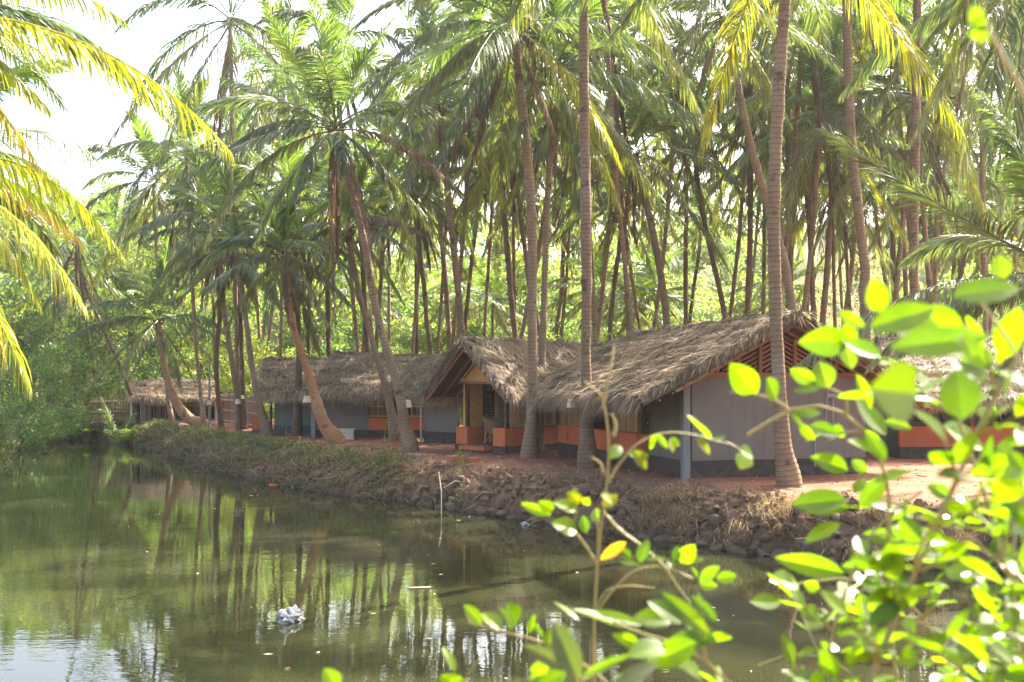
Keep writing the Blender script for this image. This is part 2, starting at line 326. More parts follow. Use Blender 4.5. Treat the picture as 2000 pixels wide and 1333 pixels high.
def palm(label, Y, pts, crown=None, group='coconut palms among the huts', tint=(1, 1, 1), base=True, name='coconut_palm', wscale=1.0, q_=None):
    """pts: (px, py, width px) from the foot upwards at distance Y; crown: dict(nf, L, seed, dead, ...)"""
    pts = [tuple(p) for p in pts]
    qual = q_ or quality(Y)
    if not base:                              # foot hidden: run the trunk on down to the ground
        (x0, y0, w0), (x1, y1, _) = pts[0], pts[1]; yg = HOR + 2000 * 2 / Y; k = min(.18, abs((x0 - x1) / (y0 - y1 + 1e-6))) * (1 if (x0 - x1) / (y0 - y1 + 1e-6) > 0 else -1)
        pts = [(x0 + k * (yg - y0), yg, w0 * 1.5), (x0 + k * (yg - y0) * .75, y0 + (yg - y0) * .75, w0 * 1.1)] + pts
    W = []
    for (x, y, wd) in pts: p = P(x, y, Y); W.append([p[0], p[1], p[2], wd / FPX * Y / 2 * wscale])
    z = gz(W[0][0], Y); foot = (W[0][0], Y, z)
    if W[0][2] < z: W[0][2] = z
    W = [[W[0][0] + (W[0][0] - W[1][0]) * .1, Y, z - .35, W[0][3] * 1.05]] + [[W[0][0], Y, max(z + .02, W[0][2]), W[0][3]]] + W[1:]
    t = thing(name, label, 'palm tree', foot, group)
    tr, s = trunk_mesh(W, tint, 'trunk', t, int(abs(pts[0][0])))
    PALMS.append((t, s))
    if crown:
        b = s[-1, :3]; mb = MB(); dry = MB()
        for f in crown.get('ex', ()):
            (cx, cy_), (tx, ty) = f[0], f[1]; dc = f[2] if len(f) > 2 else 0; dt = f[3] if len(f) > 3 else dc * 2; col = f[4] if len(f) > 4 else MID
            rg = np.random.RandomState(int(tx + 7 * ty) % 99991); q = qual; dr = f[5] if len(f) > 5 else .8
            p2 = P(tx, ty, Y + dt); Lf = np.linalg.norm(p2 - b)
            frond(dry if col is DEAD else mb, b, P(cx, cy_, Y + dc), p2, q[0], max(.62, min(.95, Lf * .21)), q[1], dr, np.asarray(col) * rg.uniform(.9, 1.1), rg, seg=q[2])
        fill_crown(mb, dry, b, crown.get('seed', 1), crown.get('nf', 18), crown.get('L', 4.8), Y, crown.get('dead', 2), crown.get('emin', -46), crown.get('emax', 82))
        # fibrous boots and stubs around the growing point
        rg = np.random.RandomState(5 + crown.get('seed', 1)); rb = s[-1, 3]
        for j in range(10):
            a = rg.rand() * 6.28; o = np.array((math.cos(a), math.sin(a), 0)); st = b + o * rb * .7 - np.array((0, 0, rg.uniform(.05, .5)))
            dry.tube([st, st + o * .12 + np.array((0, 0, .2)), st + o * .25 + np.array((0, 0, rg.uniform(.1, .45)))], [.05, .04, .015], 5, np.asarray((.12, .085, .055)) * rg.uniform(.6, 1.5))
        if mb.n: mb.build('crown', M['frond'], t)
        dry.build('dry_fronds', M['dry'], t)
    return t
Cn = lambda seed, nf=19, L=4.9, dead=2, **k: dict(seed=seed, nf=nf, L=L, dead=dead, **k)
G2 = 'coconut palms behind the huts'
palm('tall pale ringed palm trunk standing in front of the lattice gable, flared brown foot', 20.2, [(1542, 950, 54), (1532, 890, 38), (1524, 800, 28), (1517, 650, 25), (1511, 375, 26), (1519, 190, 25), (1534, 0, 21), (1541, -160, 19)], Cn(1, 20, 5.0, 0, emin=-28))
palm('straight dark grey palm trunk before the brick-red verandah, lampshade on its left', 25, [(1150, 913, 44), (1148, 860, 31), (1147, 760, 21), (1146, 500, 21), (1142, 250, 20), (1142, 0, 18), (1143, -190, 16)], Cn(2, 20, 5.0, 1), tint=(.85, .85, .88))
palm('palm rising beside the chair hut with a drooping grey-green crown at its top', 28, [(1034, 895, 36), (1037, 840, 25), (1039, 760, 20), (1038, 620, 19), (1034, 375, 19), (1017, 190, 17), (1001, 60, 14)],
     Cn(3, 15, 5.2, 3, ex=[((830, -20), (690, 225), -1.5, -3), ((890, 40), (760, 300), -.5, -1, OLD), ((930, 130), (850, 330), -1, -2), ((980, 60), (955, 160), -1.5, -2), ((1110, 10), (1215, 200), -.5, -1), ((1090, 80), (1130, 320), .5, 1), ((1050, 60), (1042, 175), -.8, -1, DEAD, 1.4), ((1030, -80), (1150, -160), 0, 0, YOUNG, .3), ((960, -90), (860, -170), 0, 0, YOUNG, .3)]))
palm('slender palm between the chair hut roof and the right hut, brown thatch behind it', 31, [(1058, 735, 14), (1062, 600, 13), (1072, 350, 12), (1079, 240, 12), (1083, 140, 11)], Cn(4, 18, 4.8, 3, ex=[((1130, 110), (1190, 330), .5, 1), ((1120, 180), (1125, 420), .3, .5), ((1030, 160), (1010, 330), .5, .8)]), base=False)
BIG = [((632, 90), (596, -30), -.5, -1, YOUNG, .35), ((585, 130), (520, 25), -1, -2, YOUNG, .4), ((668, 90), (700, -40), .5, 1, YOUNG, .35), ((700, 130), (765, 40), .8, 1.5, YOUNG, .4), ((560, 190), (430, 150), .5, 1, MID, .6),
       ((530, 190), (405, 330), -.5, -1, MID, .9), ((470, 280), (395, 495), -1, -2, OLD, 1.1), ((610, 270), (575, 390), -1.5, -2.2), ((672, 250), (668, 350), -1.5, -2), ((790, 240), (905, 390), -.5, -1, DEAD, .9), ((760, 300), (800, 470), .3, .6),
       ((700, 330), (735, 540), -.6, -1, DEAD, 1.5), ((560, 330), (500, 470), .8, 1.2), ((740, 190), (870, 230), 1, 2, MID, .8), ((540, 120), (470, 70), 1, 2.2, YOUNG, .6), ((640, 340), (655, 640), .4, .4, DEAD, 1.6)]
palm('big leaning palm with the widest bright crown, foot before the left hut verandah', 30.8, [(802, 884, 36), (791, 830, 24), (777, 760, 19), (757, 690, 17), (743, 640, 15), (728, 580, 15), (712, 480, 14), (695, 410, 14), (678, 350, 13), (666, 300, 14), (655, 255, 13)], Cn(5, 10, 4.9, 1, ex=BIG, emin=-25))
palm('slim leaning palm just left of the big one, its trunk edged by sunlight', 36.4, [(772, 863, 26), (760, 790, 17), (748, 740, 14), (733, 690, 12), (718, 640, 11), (702, 580, 12), (687, 507, 11), (676, 450, 11)], Cn(6, 12, 3.2, 3, ex=[((730, 390), (830, 460), -.4, -.8, DEAD, .9), ((640, 420), (560, 520), 0, 0)]))
palm('leaning palm with sunlit orange foot on the bank edge before the grey hut', 34.5, [(658, 869, 40), (634, 830, 27), (618, 780, 20), (604, 732, 17), (590, 690, 14), (574, 640, 13), (566, 600, 15), (562, 560, 20), (556, 500, 16)], Cn(7, 16, 3.3, 3, ex=[((500, 440), (415, 480), -.4, -.8), ((640, 440), (700, 560), -.4, -.8), ((560, 470), (650, 650), -1, -1.5, OLD, 1.2)]), tint=(1.5, 1.12, .85))  # warm bright tint paints sunlight into the trunk's bark colour
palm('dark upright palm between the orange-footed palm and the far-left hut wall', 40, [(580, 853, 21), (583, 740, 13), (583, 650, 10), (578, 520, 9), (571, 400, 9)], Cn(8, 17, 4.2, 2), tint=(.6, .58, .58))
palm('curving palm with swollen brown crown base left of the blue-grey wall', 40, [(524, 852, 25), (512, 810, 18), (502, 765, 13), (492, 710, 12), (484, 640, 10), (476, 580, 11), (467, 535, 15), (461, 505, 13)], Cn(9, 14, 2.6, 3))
palm('short pale palm curving strongly out of the bank in front of the bamboo shed', 50, [(402, 833, 22), (377, 822, 23), (356, 803, 21), (338, 772, 17), (325, 735, 13), (317, 695, 11), (313, 665, 15), (308, 628, 13)], Cn(10, 16, 4.3, 2, ex=[((230, 600), (130, 660), -.5, -1, OLD, .9), ((220, 560), (165, 605), 0, 0), ((400, 590), (450, 660), 0, 0), ((270, 540), (215, 480), .5, 1, MID, .5), ((320, 530), (330, 450), .3, .5, YOUNG, .3)]), tint=(1.65, 1.45, 1.25))  # raised tint lightens the bark in place of sun through the canopy
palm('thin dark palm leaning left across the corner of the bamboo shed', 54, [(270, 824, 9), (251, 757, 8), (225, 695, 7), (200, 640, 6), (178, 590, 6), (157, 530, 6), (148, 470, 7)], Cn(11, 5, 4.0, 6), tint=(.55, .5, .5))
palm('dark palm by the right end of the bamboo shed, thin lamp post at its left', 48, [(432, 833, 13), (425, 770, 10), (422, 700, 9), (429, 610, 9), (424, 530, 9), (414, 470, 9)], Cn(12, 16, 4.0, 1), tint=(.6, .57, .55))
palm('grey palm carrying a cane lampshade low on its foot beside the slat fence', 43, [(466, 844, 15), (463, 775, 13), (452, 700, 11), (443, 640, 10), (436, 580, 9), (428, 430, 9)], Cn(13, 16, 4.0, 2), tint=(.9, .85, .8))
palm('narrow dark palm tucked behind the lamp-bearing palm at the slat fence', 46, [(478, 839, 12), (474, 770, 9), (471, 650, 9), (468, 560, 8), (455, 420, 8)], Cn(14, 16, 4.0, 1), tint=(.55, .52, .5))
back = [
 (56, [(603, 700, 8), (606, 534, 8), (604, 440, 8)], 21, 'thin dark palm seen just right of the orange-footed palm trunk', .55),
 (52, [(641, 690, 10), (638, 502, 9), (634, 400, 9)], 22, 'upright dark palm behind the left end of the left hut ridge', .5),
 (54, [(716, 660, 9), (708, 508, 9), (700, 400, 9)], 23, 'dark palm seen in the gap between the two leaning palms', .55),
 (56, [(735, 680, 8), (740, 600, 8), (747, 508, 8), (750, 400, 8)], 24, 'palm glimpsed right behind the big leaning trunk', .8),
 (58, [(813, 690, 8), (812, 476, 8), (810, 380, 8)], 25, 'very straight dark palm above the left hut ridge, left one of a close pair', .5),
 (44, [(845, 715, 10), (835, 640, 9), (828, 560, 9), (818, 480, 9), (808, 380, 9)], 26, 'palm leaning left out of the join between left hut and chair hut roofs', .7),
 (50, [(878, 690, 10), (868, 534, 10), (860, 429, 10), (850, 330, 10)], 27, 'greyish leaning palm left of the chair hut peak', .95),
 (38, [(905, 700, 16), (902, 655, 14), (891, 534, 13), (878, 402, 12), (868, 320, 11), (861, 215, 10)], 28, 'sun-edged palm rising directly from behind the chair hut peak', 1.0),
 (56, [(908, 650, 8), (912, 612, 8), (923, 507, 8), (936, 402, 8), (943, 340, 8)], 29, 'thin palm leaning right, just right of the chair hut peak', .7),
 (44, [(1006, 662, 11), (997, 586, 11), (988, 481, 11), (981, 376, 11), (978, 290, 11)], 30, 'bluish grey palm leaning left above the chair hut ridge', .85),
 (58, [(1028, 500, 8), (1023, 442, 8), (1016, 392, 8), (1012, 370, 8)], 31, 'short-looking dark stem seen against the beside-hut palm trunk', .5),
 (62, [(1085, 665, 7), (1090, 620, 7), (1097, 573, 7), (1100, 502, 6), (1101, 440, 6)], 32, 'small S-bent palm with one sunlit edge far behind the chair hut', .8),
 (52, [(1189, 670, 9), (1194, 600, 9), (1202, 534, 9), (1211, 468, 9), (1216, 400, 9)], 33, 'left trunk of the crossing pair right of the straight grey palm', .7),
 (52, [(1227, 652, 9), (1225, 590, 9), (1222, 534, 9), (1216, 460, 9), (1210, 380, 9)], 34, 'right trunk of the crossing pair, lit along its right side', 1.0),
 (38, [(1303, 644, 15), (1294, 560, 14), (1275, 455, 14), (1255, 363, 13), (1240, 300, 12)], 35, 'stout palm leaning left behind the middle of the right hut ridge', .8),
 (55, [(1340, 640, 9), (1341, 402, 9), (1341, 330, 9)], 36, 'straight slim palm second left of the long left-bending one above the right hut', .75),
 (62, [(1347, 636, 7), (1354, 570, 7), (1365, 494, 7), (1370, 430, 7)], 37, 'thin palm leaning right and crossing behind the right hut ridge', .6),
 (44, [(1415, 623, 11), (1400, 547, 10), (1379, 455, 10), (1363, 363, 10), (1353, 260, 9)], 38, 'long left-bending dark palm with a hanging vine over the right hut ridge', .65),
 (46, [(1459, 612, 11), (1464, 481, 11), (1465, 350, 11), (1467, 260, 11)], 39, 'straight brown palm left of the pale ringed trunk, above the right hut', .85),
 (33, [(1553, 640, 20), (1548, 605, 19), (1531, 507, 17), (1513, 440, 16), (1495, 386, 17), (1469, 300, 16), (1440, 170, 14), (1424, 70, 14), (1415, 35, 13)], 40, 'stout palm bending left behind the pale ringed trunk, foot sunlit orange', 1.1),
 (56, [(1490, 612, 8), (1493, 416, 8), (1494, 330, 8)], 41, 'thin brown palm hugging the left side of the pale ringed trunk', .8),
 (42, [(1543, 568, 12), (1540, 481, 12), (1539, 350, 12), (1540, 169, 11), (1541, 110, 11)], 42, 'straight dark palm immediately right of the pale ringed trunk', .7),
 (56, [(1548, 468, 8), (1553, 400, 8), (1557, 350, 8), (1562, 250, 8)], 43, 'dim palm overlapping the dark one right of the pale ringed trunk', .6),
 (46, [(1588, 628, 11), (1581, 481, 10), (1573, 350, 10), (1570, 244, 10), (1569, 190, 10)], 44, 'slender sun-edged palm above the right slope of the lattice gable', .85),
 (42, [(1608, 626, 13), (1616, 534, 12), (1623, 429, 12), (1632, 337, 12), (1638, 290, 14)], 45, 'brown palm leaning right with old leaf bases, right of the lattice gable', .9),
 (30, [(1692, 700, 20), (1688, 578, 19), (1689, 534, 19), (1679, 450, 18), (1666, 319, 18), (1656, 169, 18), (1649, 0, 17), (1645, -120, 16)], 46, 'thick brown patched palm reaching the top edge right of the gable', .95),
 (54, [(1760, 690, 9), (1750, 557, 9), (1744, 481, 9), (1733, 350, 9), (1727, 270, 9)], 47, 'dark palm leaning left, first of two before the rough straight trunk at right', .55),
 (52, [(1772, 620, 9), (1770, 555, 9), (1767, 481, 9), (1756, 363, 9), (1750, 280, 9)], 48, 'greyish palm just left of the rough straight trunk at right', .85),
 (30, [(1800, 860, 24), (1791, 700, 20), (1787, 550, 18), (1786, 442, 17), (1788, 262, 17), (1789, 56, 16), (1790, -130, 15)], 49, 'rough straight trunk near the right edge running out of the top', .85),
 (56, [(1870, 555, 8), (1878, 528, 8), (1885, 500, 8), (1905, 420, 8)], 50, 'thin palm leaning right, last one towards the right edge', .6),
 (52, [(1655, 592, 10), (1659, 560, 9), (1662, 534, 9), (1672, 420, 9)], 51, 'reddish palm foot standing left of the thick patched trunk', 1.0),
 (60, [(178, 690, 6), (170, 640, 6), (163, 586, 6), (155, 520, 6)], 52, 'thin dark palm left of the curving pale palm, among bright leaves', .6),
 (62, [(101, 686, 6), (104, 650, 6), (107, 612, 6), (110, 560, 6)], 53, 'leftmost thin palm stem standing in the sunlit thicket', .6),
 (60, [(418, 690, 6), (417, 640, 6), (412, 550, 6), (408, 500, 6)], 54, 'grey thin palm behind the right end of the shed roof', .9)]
for Y, pts, seed, lab, tn in back:
    rg_ = random.Random(seed)
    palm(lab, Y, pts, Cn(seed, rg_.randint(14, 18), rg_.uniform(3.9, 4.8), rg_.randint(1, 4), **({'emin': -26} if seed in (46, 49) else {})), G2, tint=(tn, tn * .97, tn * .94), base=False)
# a frond-heavy short palm just outside the right edge whose leaves reach in front of the gable
palm('low palm at the right edge with long grey-green fronds reaching towards the gable', 18.5, [(2120, 965, 40), (2112, 800, 30), (2105, 640, 26), (2100, 540, 24)],
     Cn(60, 12, 4.2, 1, emin=0, ex=[((1880, 440), (1610, 255), -1, -2.5, (.11, .13, .085), .35), ((1800, 500), (1555, 715), -1, -2.2, (.10, .125, .075), 1.0), ((1900, 560), (1760, 690), .5, .8), ((2040, 330), (1905, 170), 0, 0), ((1990, 620), (1930, 790), -.5, -1, OLD), ((2080, 300), (2010, 60), 0, 0, YOUNG, .4)]))
palm('tall palm beyond the right edge hanging a yellow-lit frond into the corner', 21, [(2090, 930, 40), (2070, 600, 24), (2040, 200, 20), (2020, -60, 18)],
     Cn(61, 16, 4.8, 1, ex=[((1870, -100), (1850, 175), -1, -1.5, (.22, .24, .03), 1.2), ((1930, 40), (1930, 330), -1, -1.5), ((1990, 80), (1960, 480), -.6, -.8), ((1900, -40), (1790, 110), .5, 1)]))  # yellow of the first frond puts the sunlight on it into colour
# two palms leaning in from the left bank
palm('yellow-leaved palm leaning in from the left bank, one long frond crossing the sky', 13.2, [(-720, 905, 60), (-560, 600, 38), (-330, 230, 32), (-190, 20, 30)],
     Cn(62, 9, 4.3, 1, emin=0, ex=[((200, 10), (445, 290), 0, 0, (.27, .27, .025), 1.5), ((60, -110), (245, 45), .8, 1.5, (.22, .24, .02), 1.4), ((20, 60), (130, 215), 1.8, 3, MID), ((-60, 110), (80, 330), -.5, -1, YEL, 1.3), ((-20, 90), (95, 215), .6, 1, (.22, .23, .03), 1.2), ((-40, 30), (120, 130), 1, 2, (.15, .2, .03), 1.0), ((-120, -150), (40, -250), 0, 0, YOUNG, .4)]), tint=(1.1, 1, .9), q_=(64, .032, 4))
palm('lower yellow-fronded palm leaning over the water from the left bank', 14.6, [(-740, 895, 50), (-590, 700, 36), (-370, 460, 31), (-190, 320, 28)],
     Cn(63, 8, 3.9, 1, emin=0, ex=[((70, 240), (240, 500), 0, 0, (.26, .27, .02), 1.1), ((40, 370), (165, 600), -.8, -1.2, (.32, .31, .10), 1.0), ((70, 190), (190, 315), 2.5, 4.5, MID, 1.0), ((10, 420), (78, 600), .5, .8, (.26, .27, .03), 1.2), ((60, 330), (160, 480), 1.2, 2, (.33, .21, .03), 1.2), ((10, 310), (135, 440), .4, .6, (.2, .24, .03), 1.1), ((-20, 250), (110, 350), 1, 1.5, (.15, .2, .03), 1.0), ((20, 460), (150, 560), 1.5, 2.2, (.13, .19, .03), 1.0), ((-20, 560), (55, 750), -1, -1.4, (.27, .27, .03), 1.2), ((-60, 420), (10, 700), -.3, -.3, YEL, 1.2), ((-40, 190), (60, 140), 0, 1, YOUNG, .5)]), tint=(1.1, 1, .9), q_=(64, .032, 4))
# canopy palms whose crowns fill the picture between the named ones
protos = []
for k in range(7):
    t = thing('coconut_palm', 'coconut palm standing deep in the grove', 'palm tree', (0, 0, 0), 'palms deep in the grove')
    rg = np.random.RandomState(300 + k); H = 11.0; lx, ly = rg.uniform(-2.6, 2.6, 2)
    W = [(0, 0, -.4, .18), (0, 0, .0, .17), (lx * .16, ly * .16, 1, .115), (lx * .62, ly * .62, 5, .095), (lx, ly, H, .08)]
    trunk_mesh(W, (1.05, 1.0, .95), 'trunk', t, 300 + k)
    mb = MB(); dry = MB(); fill_crown(mb, dry, np.array((lx, ly, H)), 400 + k, 20, 5.0, 50 if k < 4 else 40, 3); mb.build('crown', M['frond'], t); dry.build('dry_fronds', M['dry'], t)
    protos.append(t)
spots = [(470, 47, 60), (545, 52, 130), (500, 60, 260), (455, 66, 330), (390, 72, 380), (720, 46, 60), (790, 50, 160), (840, 56, 40), (930, 48, 110), (1010, 52, 210), (1075, 60, 330), (1140, 46, 90), (1240, 42, 60), (1290, 50, 170), (1390, 46, 110), (1480, 40, 30), (1590, 44, 40), (1680, 50, 130), (1710, 40, 10), (1800, 48, 170), (1830, 58, 330), (1850, 40, 60), (1900, 50, 200), (1960, 44, 130), (1990, 60, 330), (1930, 66, 430), (2060, 42, 60), (2080, 52, 260), (760, 64, 290), (1310, 66, 280), (1560, 64, 250), (1660, 68, 330), (1760, 64, 290), (1840, 66, 240), (1430, 64, 240), (1080, 64, 250), (1180, 38, 130), (1270, 36, 20), (1525, 40, 260), (1860, 38, 210), (1930, 36, 40), (1110, 42, 230), (960, 42, 170), (1640, 44, 340), (1810, 46, 340), (860, 44, 120),
         (330, 78, 430), (265, 84, 455), (215, 76, 470), (160, 92, 490), (90, 84, 500), (25, 78, 470), (430, 70, 440), (520, 62, 400), (590, 68, 360), (1880, 60, 450), (2030, 62, 420), (-40, 70, 520), (1120, 58, 560), (860, 68, 575), (1330, 66, 560), (700, 68, 580), (1225, 64, 600), (960, 62, 590), (1500, 62, 570), (400, 46, 290), (335, 52, 350)]
rg = random.Random(7); fresh = list(range(7))
for n, (px, Y, py) in enumerate(spots):
    k = rg.choice([0, 1, 2, 3]) if Y > 50 else rg.choice([4, 5, 6]); x, _, ztop = P(px, py, Y); z = gz(x, Y); H = ztop - z; s = min(1.6, max(.3, H / 11.0)); sx = rg.uniform(.92, 1.1) * (1 if s > .5 else .85)
    o = protos[k]
    if k in fresh: fresh.remove(k); o.location = (x, Y, z); o.scale = (sx, sx, s); o.rotation_euler = (0, 0, rg.uniform(0, 6.28)); 
    else: copy_thing(o, (x, Y, z), rg.uniform(0, 6.28), (sx, sx, s))
for k in fresh: bpy.data.objects.remove(protos[k])
# ------------------------------------------------------------------ huts
class F:
    """local frame: origin, long axis u, cross axis v"""
    def __init__(s, o, u): s.o = np.array((o[0], o[1], 0.)); s.u = nrm(np.array((u[0], u[1], 0.))); s.v = np.array((s.u[1], -s.u[0], 0.)); s.z = np.array((0, 0, 1.))
    def p(s, a, b, z): return s.o + s.u * a + s.v * b + s.z * z
    def box(s, mb, a0, a1, b0, b1, z0, z1, col=(1, 1, 1)):
        mb.box(s.p((a0 + a1) / 2, (b0 + b1) / 2, (z0 + z1) / 2), s.u, s.v, s.z, (abs(a1 - a0) / 2, abs(b1 - b0) / 2, (z1 - z0) / 2), col)
def bar(mb, p, q, wd, ht, col=(1, 1, 1)):
    p = np.asarray(p, float); q = np.asarray(q, float); d = q - p; L = np.linalg.norm(d); d = d / L; s = np.cross(d, (0, 0, 1.)); s = nrm(s) if np.linalg.norm(s) > 1e-3 else np.array((1., 0, 0)); mb.box((p + q) / 2, d, s, np.cross(s, d), (L / 2, wd / 2, ht / 2), col)
def straw_col(rg, n):
    b = np.array((.26, .195, .128)); c = b * rg.uniform(.5, 1.35, (n, 1)) * np.stack([rg.uniform(.95, 1.08, n), np.ones(n), rg.uniform(.85, 1.1, n)], 1)
    m = rg.rand(n) < .08; c[m] *= 1.5; return c
def strands(mb, p, d, nv, L, w, col, rg, lift, sag):
    """p: starts, d: directions, nv: surface normals"""
    n = len(p); s = nrm(np.cross(d, nv) + rg.normal(0, .25, (n, 3))); L = L[:, None]; w = w[:, None]
    p0 = p + nv * .01; p1 = p0 + d * L * .5 + nv * lift[:, None] ; p2 = p0 + d * L + nv * (lift * rg.uniform(-.3, 1.6, n))[:, None] + np.array((0, 0, -1.)) * (sag * L[:, 0])[:, None]
    V = np.stack([p0 - s * w, p0 + s * w, p1 - s * w, p1 + s * w, p2 - s * w * .3, p2 + s * w * .3], 1).reshape(-1, 3); b = np.arange(n)[:, None] * 6
    mb.add(V, np.concatenate([b + np.array([0, 1, 3, 2]), b + np.array([2, 3, 5, 4])]), col=np.repeat(col, 6, 0))
def thatch(mb, e0, e1, r1, r0, seed, dens=150, thick=.16, fringe=True, v0=False, v1=False, bumpy=.05):
    """one thatched slope: eave e0-e1, ridge r0-r1, with a ragged slab under many loose strands"""
    rg = np.random.RandomState(seed); e0, e1, r1, r0 = (np.asarray(v, float) for v in (e0, e1, r1, r0))
    nv = nrm(np.cross(e1 - e0, r0 - e0)); nv = nv if nv[2] > 0 else -nv; LU = np.linalg.norm(e1 - e0); LV = np.linalg.norm(r0 - e0)
    nu, nn = max(6, int(LU / .22)), max(5, int(LV / .1)); U, Vv = np.meshgrid(np.linspace(0, 1, nu), np.linspace(0, 1, nn))
    def at(u, v): return ((1 - u) * (1 - v))[..., None] * e0 + (u * (1 - v))[..., None] * e1 + (u * v)[..., None] * r1 + ((1 - u) * v)[..., None] * r0
    g = at(U, Vv); dz = bumpy * vnoise(g[..., 0] * 1.0, g[..., 1] + g[..., 2], .7, seed) + .03 * rg.normal(0, 1, U.shape) - .06 * np.sin(Vv * math.pi) + .075 * (((1 - Vv) * LV / .6 + .15 * vnoise(U * LU, U * 0, .5, seed + 5)) % 1.0)
    top = g + nv * dz[..., None]; bot = g - nv * (thick + .01); k = nu * nn; i = np.arange(nn - 1)[:, None] * nu + np.arange(nu - 1)[None]
    q = np.stack([i, i + 1, i + nu + 1, i + nu], -1).reshape(-1, 4); Q = [q, q[:, ::-1] + k]
    ed = np.concatenate([np.arange(nu), np.arange(1, nn) * nu + nu - 1, (nn - 1) * nu + np.arange(nu - 1)[::-1], np.arange(1, nn - 1)[::-1] * nu]); e2 = np.roll(ed, -1)
    Q.append(np.stack([ed, ed + k, e2 + k, e2], -1))
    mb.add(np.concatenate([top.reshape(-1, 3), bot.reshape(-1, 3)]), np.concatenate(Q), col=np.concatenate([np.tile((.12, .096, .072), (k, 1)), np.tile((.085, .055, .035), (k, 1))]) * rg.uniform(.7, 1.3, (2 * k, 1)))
    n = int(LU * LV * dens * 1.35); u, v = rg.rand(n), rg.rand(n) ** .9; down = nrm(e0 - r0); along = nrm(e1 - e0); a = rg.normal(0, .5, n) + .5 * vnoise(u * LU, v * LV, .35, seed + 3)
    d = down * np.cos(a)[:, None] + along * np.sin(a)[:, None]; p = at(u, v) + nv * (bumpy * vnoise(at(u, v)[:, 0], at(u, v)[:, 1] + at(u, v)[:, 2], .7, seed))[:, None]
    p = p + nv * (.075 * (((1 - v) * LV / .6 + .15 * vnoise(u * LU, u * 0, .5, seed + 5)) % 1.0))[:, None]
    Ls = rg.uniform(.22, .75, n); strands(mb, p - d * (Ls * .3)[:, None], d, np.broadcast_to(nv, (n, 3)), Ls, rg.uniform(.004, .014, n), straw_col(rg, n), rg, rg.uniform(.0, .09, n), rg.uniform(-.02, .08, n))
    def edge(pa, pb, out, m, lo, hi, sg):
        t = rg.rand(m); p = pa + (pb - pa) * t[:, None] + rg.normal(0, .035, (m, 3)); dd = nrm(out + (pb - pa) / np.linalg.norm(pb - pa) * rg.normal(0, .35, (m, 1)) + rg.normal(0, .12, (m, 3)))
        c = (.45 + .55 * (vnoise(t * np.linalg.norm(pb - pa), t * 0, .6, seed + 9) + 1) / 2)
        strands(mb, p - dd * .15, dd, np.broadcast_to(nv, (m, 3)), rg.uniform(lo, hi, m) * c + .15, rg.uniform(.005, .014, m), straw_col(rg, m), rg, rg.uniform(-.02, .03, m), rg.uniform(.2, sg, m))
    if fringe: edge(e0, e1, down, int(LU * 150), .14, .48, .7); edge(e0 - nv * .1, e1 - nv * .1, down, int(LU * 80), .12, .36, .9)
    if v0: edge(e0, r0, -along + down * .9, int(LV * 70), .08, .3, .5)
    if v1: edge(e1, r1, along + down * .9, int(LV * 70), .08, .3, .5)
def ridge_roll(mb, a, b, seed):
    rg = np.random.RandomState(seed); n = int(np.linalg.norm(np.asarray(b) - a) / .35) + 2; t = np.linspace(0, 1, n)[:, None]; p = np.asarray(a) * (1 - t) + np.asarray(b) * t + rg.normal(0, .022, (n, 3)) + np.array((0, 0, .02))
    mb.tube(p, rg.uniform(.06, .10, n), 7, (.16, .13, .10)); m = n * 26; k = rg.randint(0, n, m); d = nrm(np.stack([rg.normal(0, 1, m), rg.normal(0, 1, m), rg.uniform(-.7, .25, m)], 1)); strands(mb, p[k] + rg.normal(0, .07, (m, 3)), d, np.tile((0, 0, 1.), (m, 1)), rg.uniform(.2, .5, m), rg.uniform(.005, .014, m), straw_col(rg, m), rg, rg.uniform(0, .04, m), rg.uniform(.1, .4, m))
def bamboo(mb, p, q, z0, z1, rg, sp=.06, rad=.019, rails=(.06, .5, .94), col=(.36, .23, .10)):
    p = np.asarray(p, float); q = np.asarray(q, float); L = np.linalg.norm(q - p); n = int(L / sp); d = (q - p) / L; nn = np.cross(d, (0, 0, 1))
    for k in range(n):
        x = p + d * (L * (k + .5) / n) + d * rg.normal(0, .006); c = np.asarray(col) * rg.uniform(.6, 1.35); t = d * rg.normal(0, .012)
        mb.tube([x + (0, 0, z0 + rg.uniform(-.02, .02)), x + t + (0, 0, z1 + rg.uniform(-.03, .03))], rad * rg.uniform(.75, 1.15), 6, c)
    for f in rails:
        z = z0 + (z1 - z0) * f
        mb.tube([p + nn * rad * 1.9 + (0, 0, z), q + nn * rad * 1.9 + (0, 0, z)], rad * .9, 6, np.asarray(col) * 1.45)
def louvre(parent, f, a0, a1, b, z0, z1, axis='a', name='window'):
    """timber shutter with slats; b is the face plane in frame f (axis 'a') or a-plane (axis 'b')"""
    bx = (lambda mb, x0, x1, y0, y1, c0, c1: f.box(mb, x0, x1, y0, y1, c0, c1)) if axis == 'a' else (lambda mb, x0, x1, y0, y1, c0, c1: f.box(mb, y0, y1, x0, x1, c0, c1))
    mb = MB(); bx(mb, a0 + .05, a1 - .05, b + .022, b + .03, z0 + .05, z1 - .05); pane = mb.build(name, M['dark'], parent)
    mb = MB()
    for x in (a0, (a0 + a1) / 2 - .03, a1 - .06): bx(mb, x, x + .06, b - .03, b + .02, z0, z1)
    n = int((z1 - z0 - .12) / .085)
    bx(mb, a0 + .061, a1 - .061, b - .028, b + .018, z0, z0 + .06); bx(mb, a0 + .061, a1 - .061, b - .028, b + .018, z1 - .06, z1)
    mb.build('frame', M['darkwood'], pane); mb = MB()
    for k in range(n):
        z = z0 + .09 + k * .085; bx(mb, a0 + .062, (a0 + a1) / 2 - .032, b - .02, b + .012, z, z + .035); bx(mb, (a0 + a1) / 2 + .032, a1 - .062, b - .02, b + .012, z, z + .035)
    mb.build('louvre_slats', M['wood'], pane)
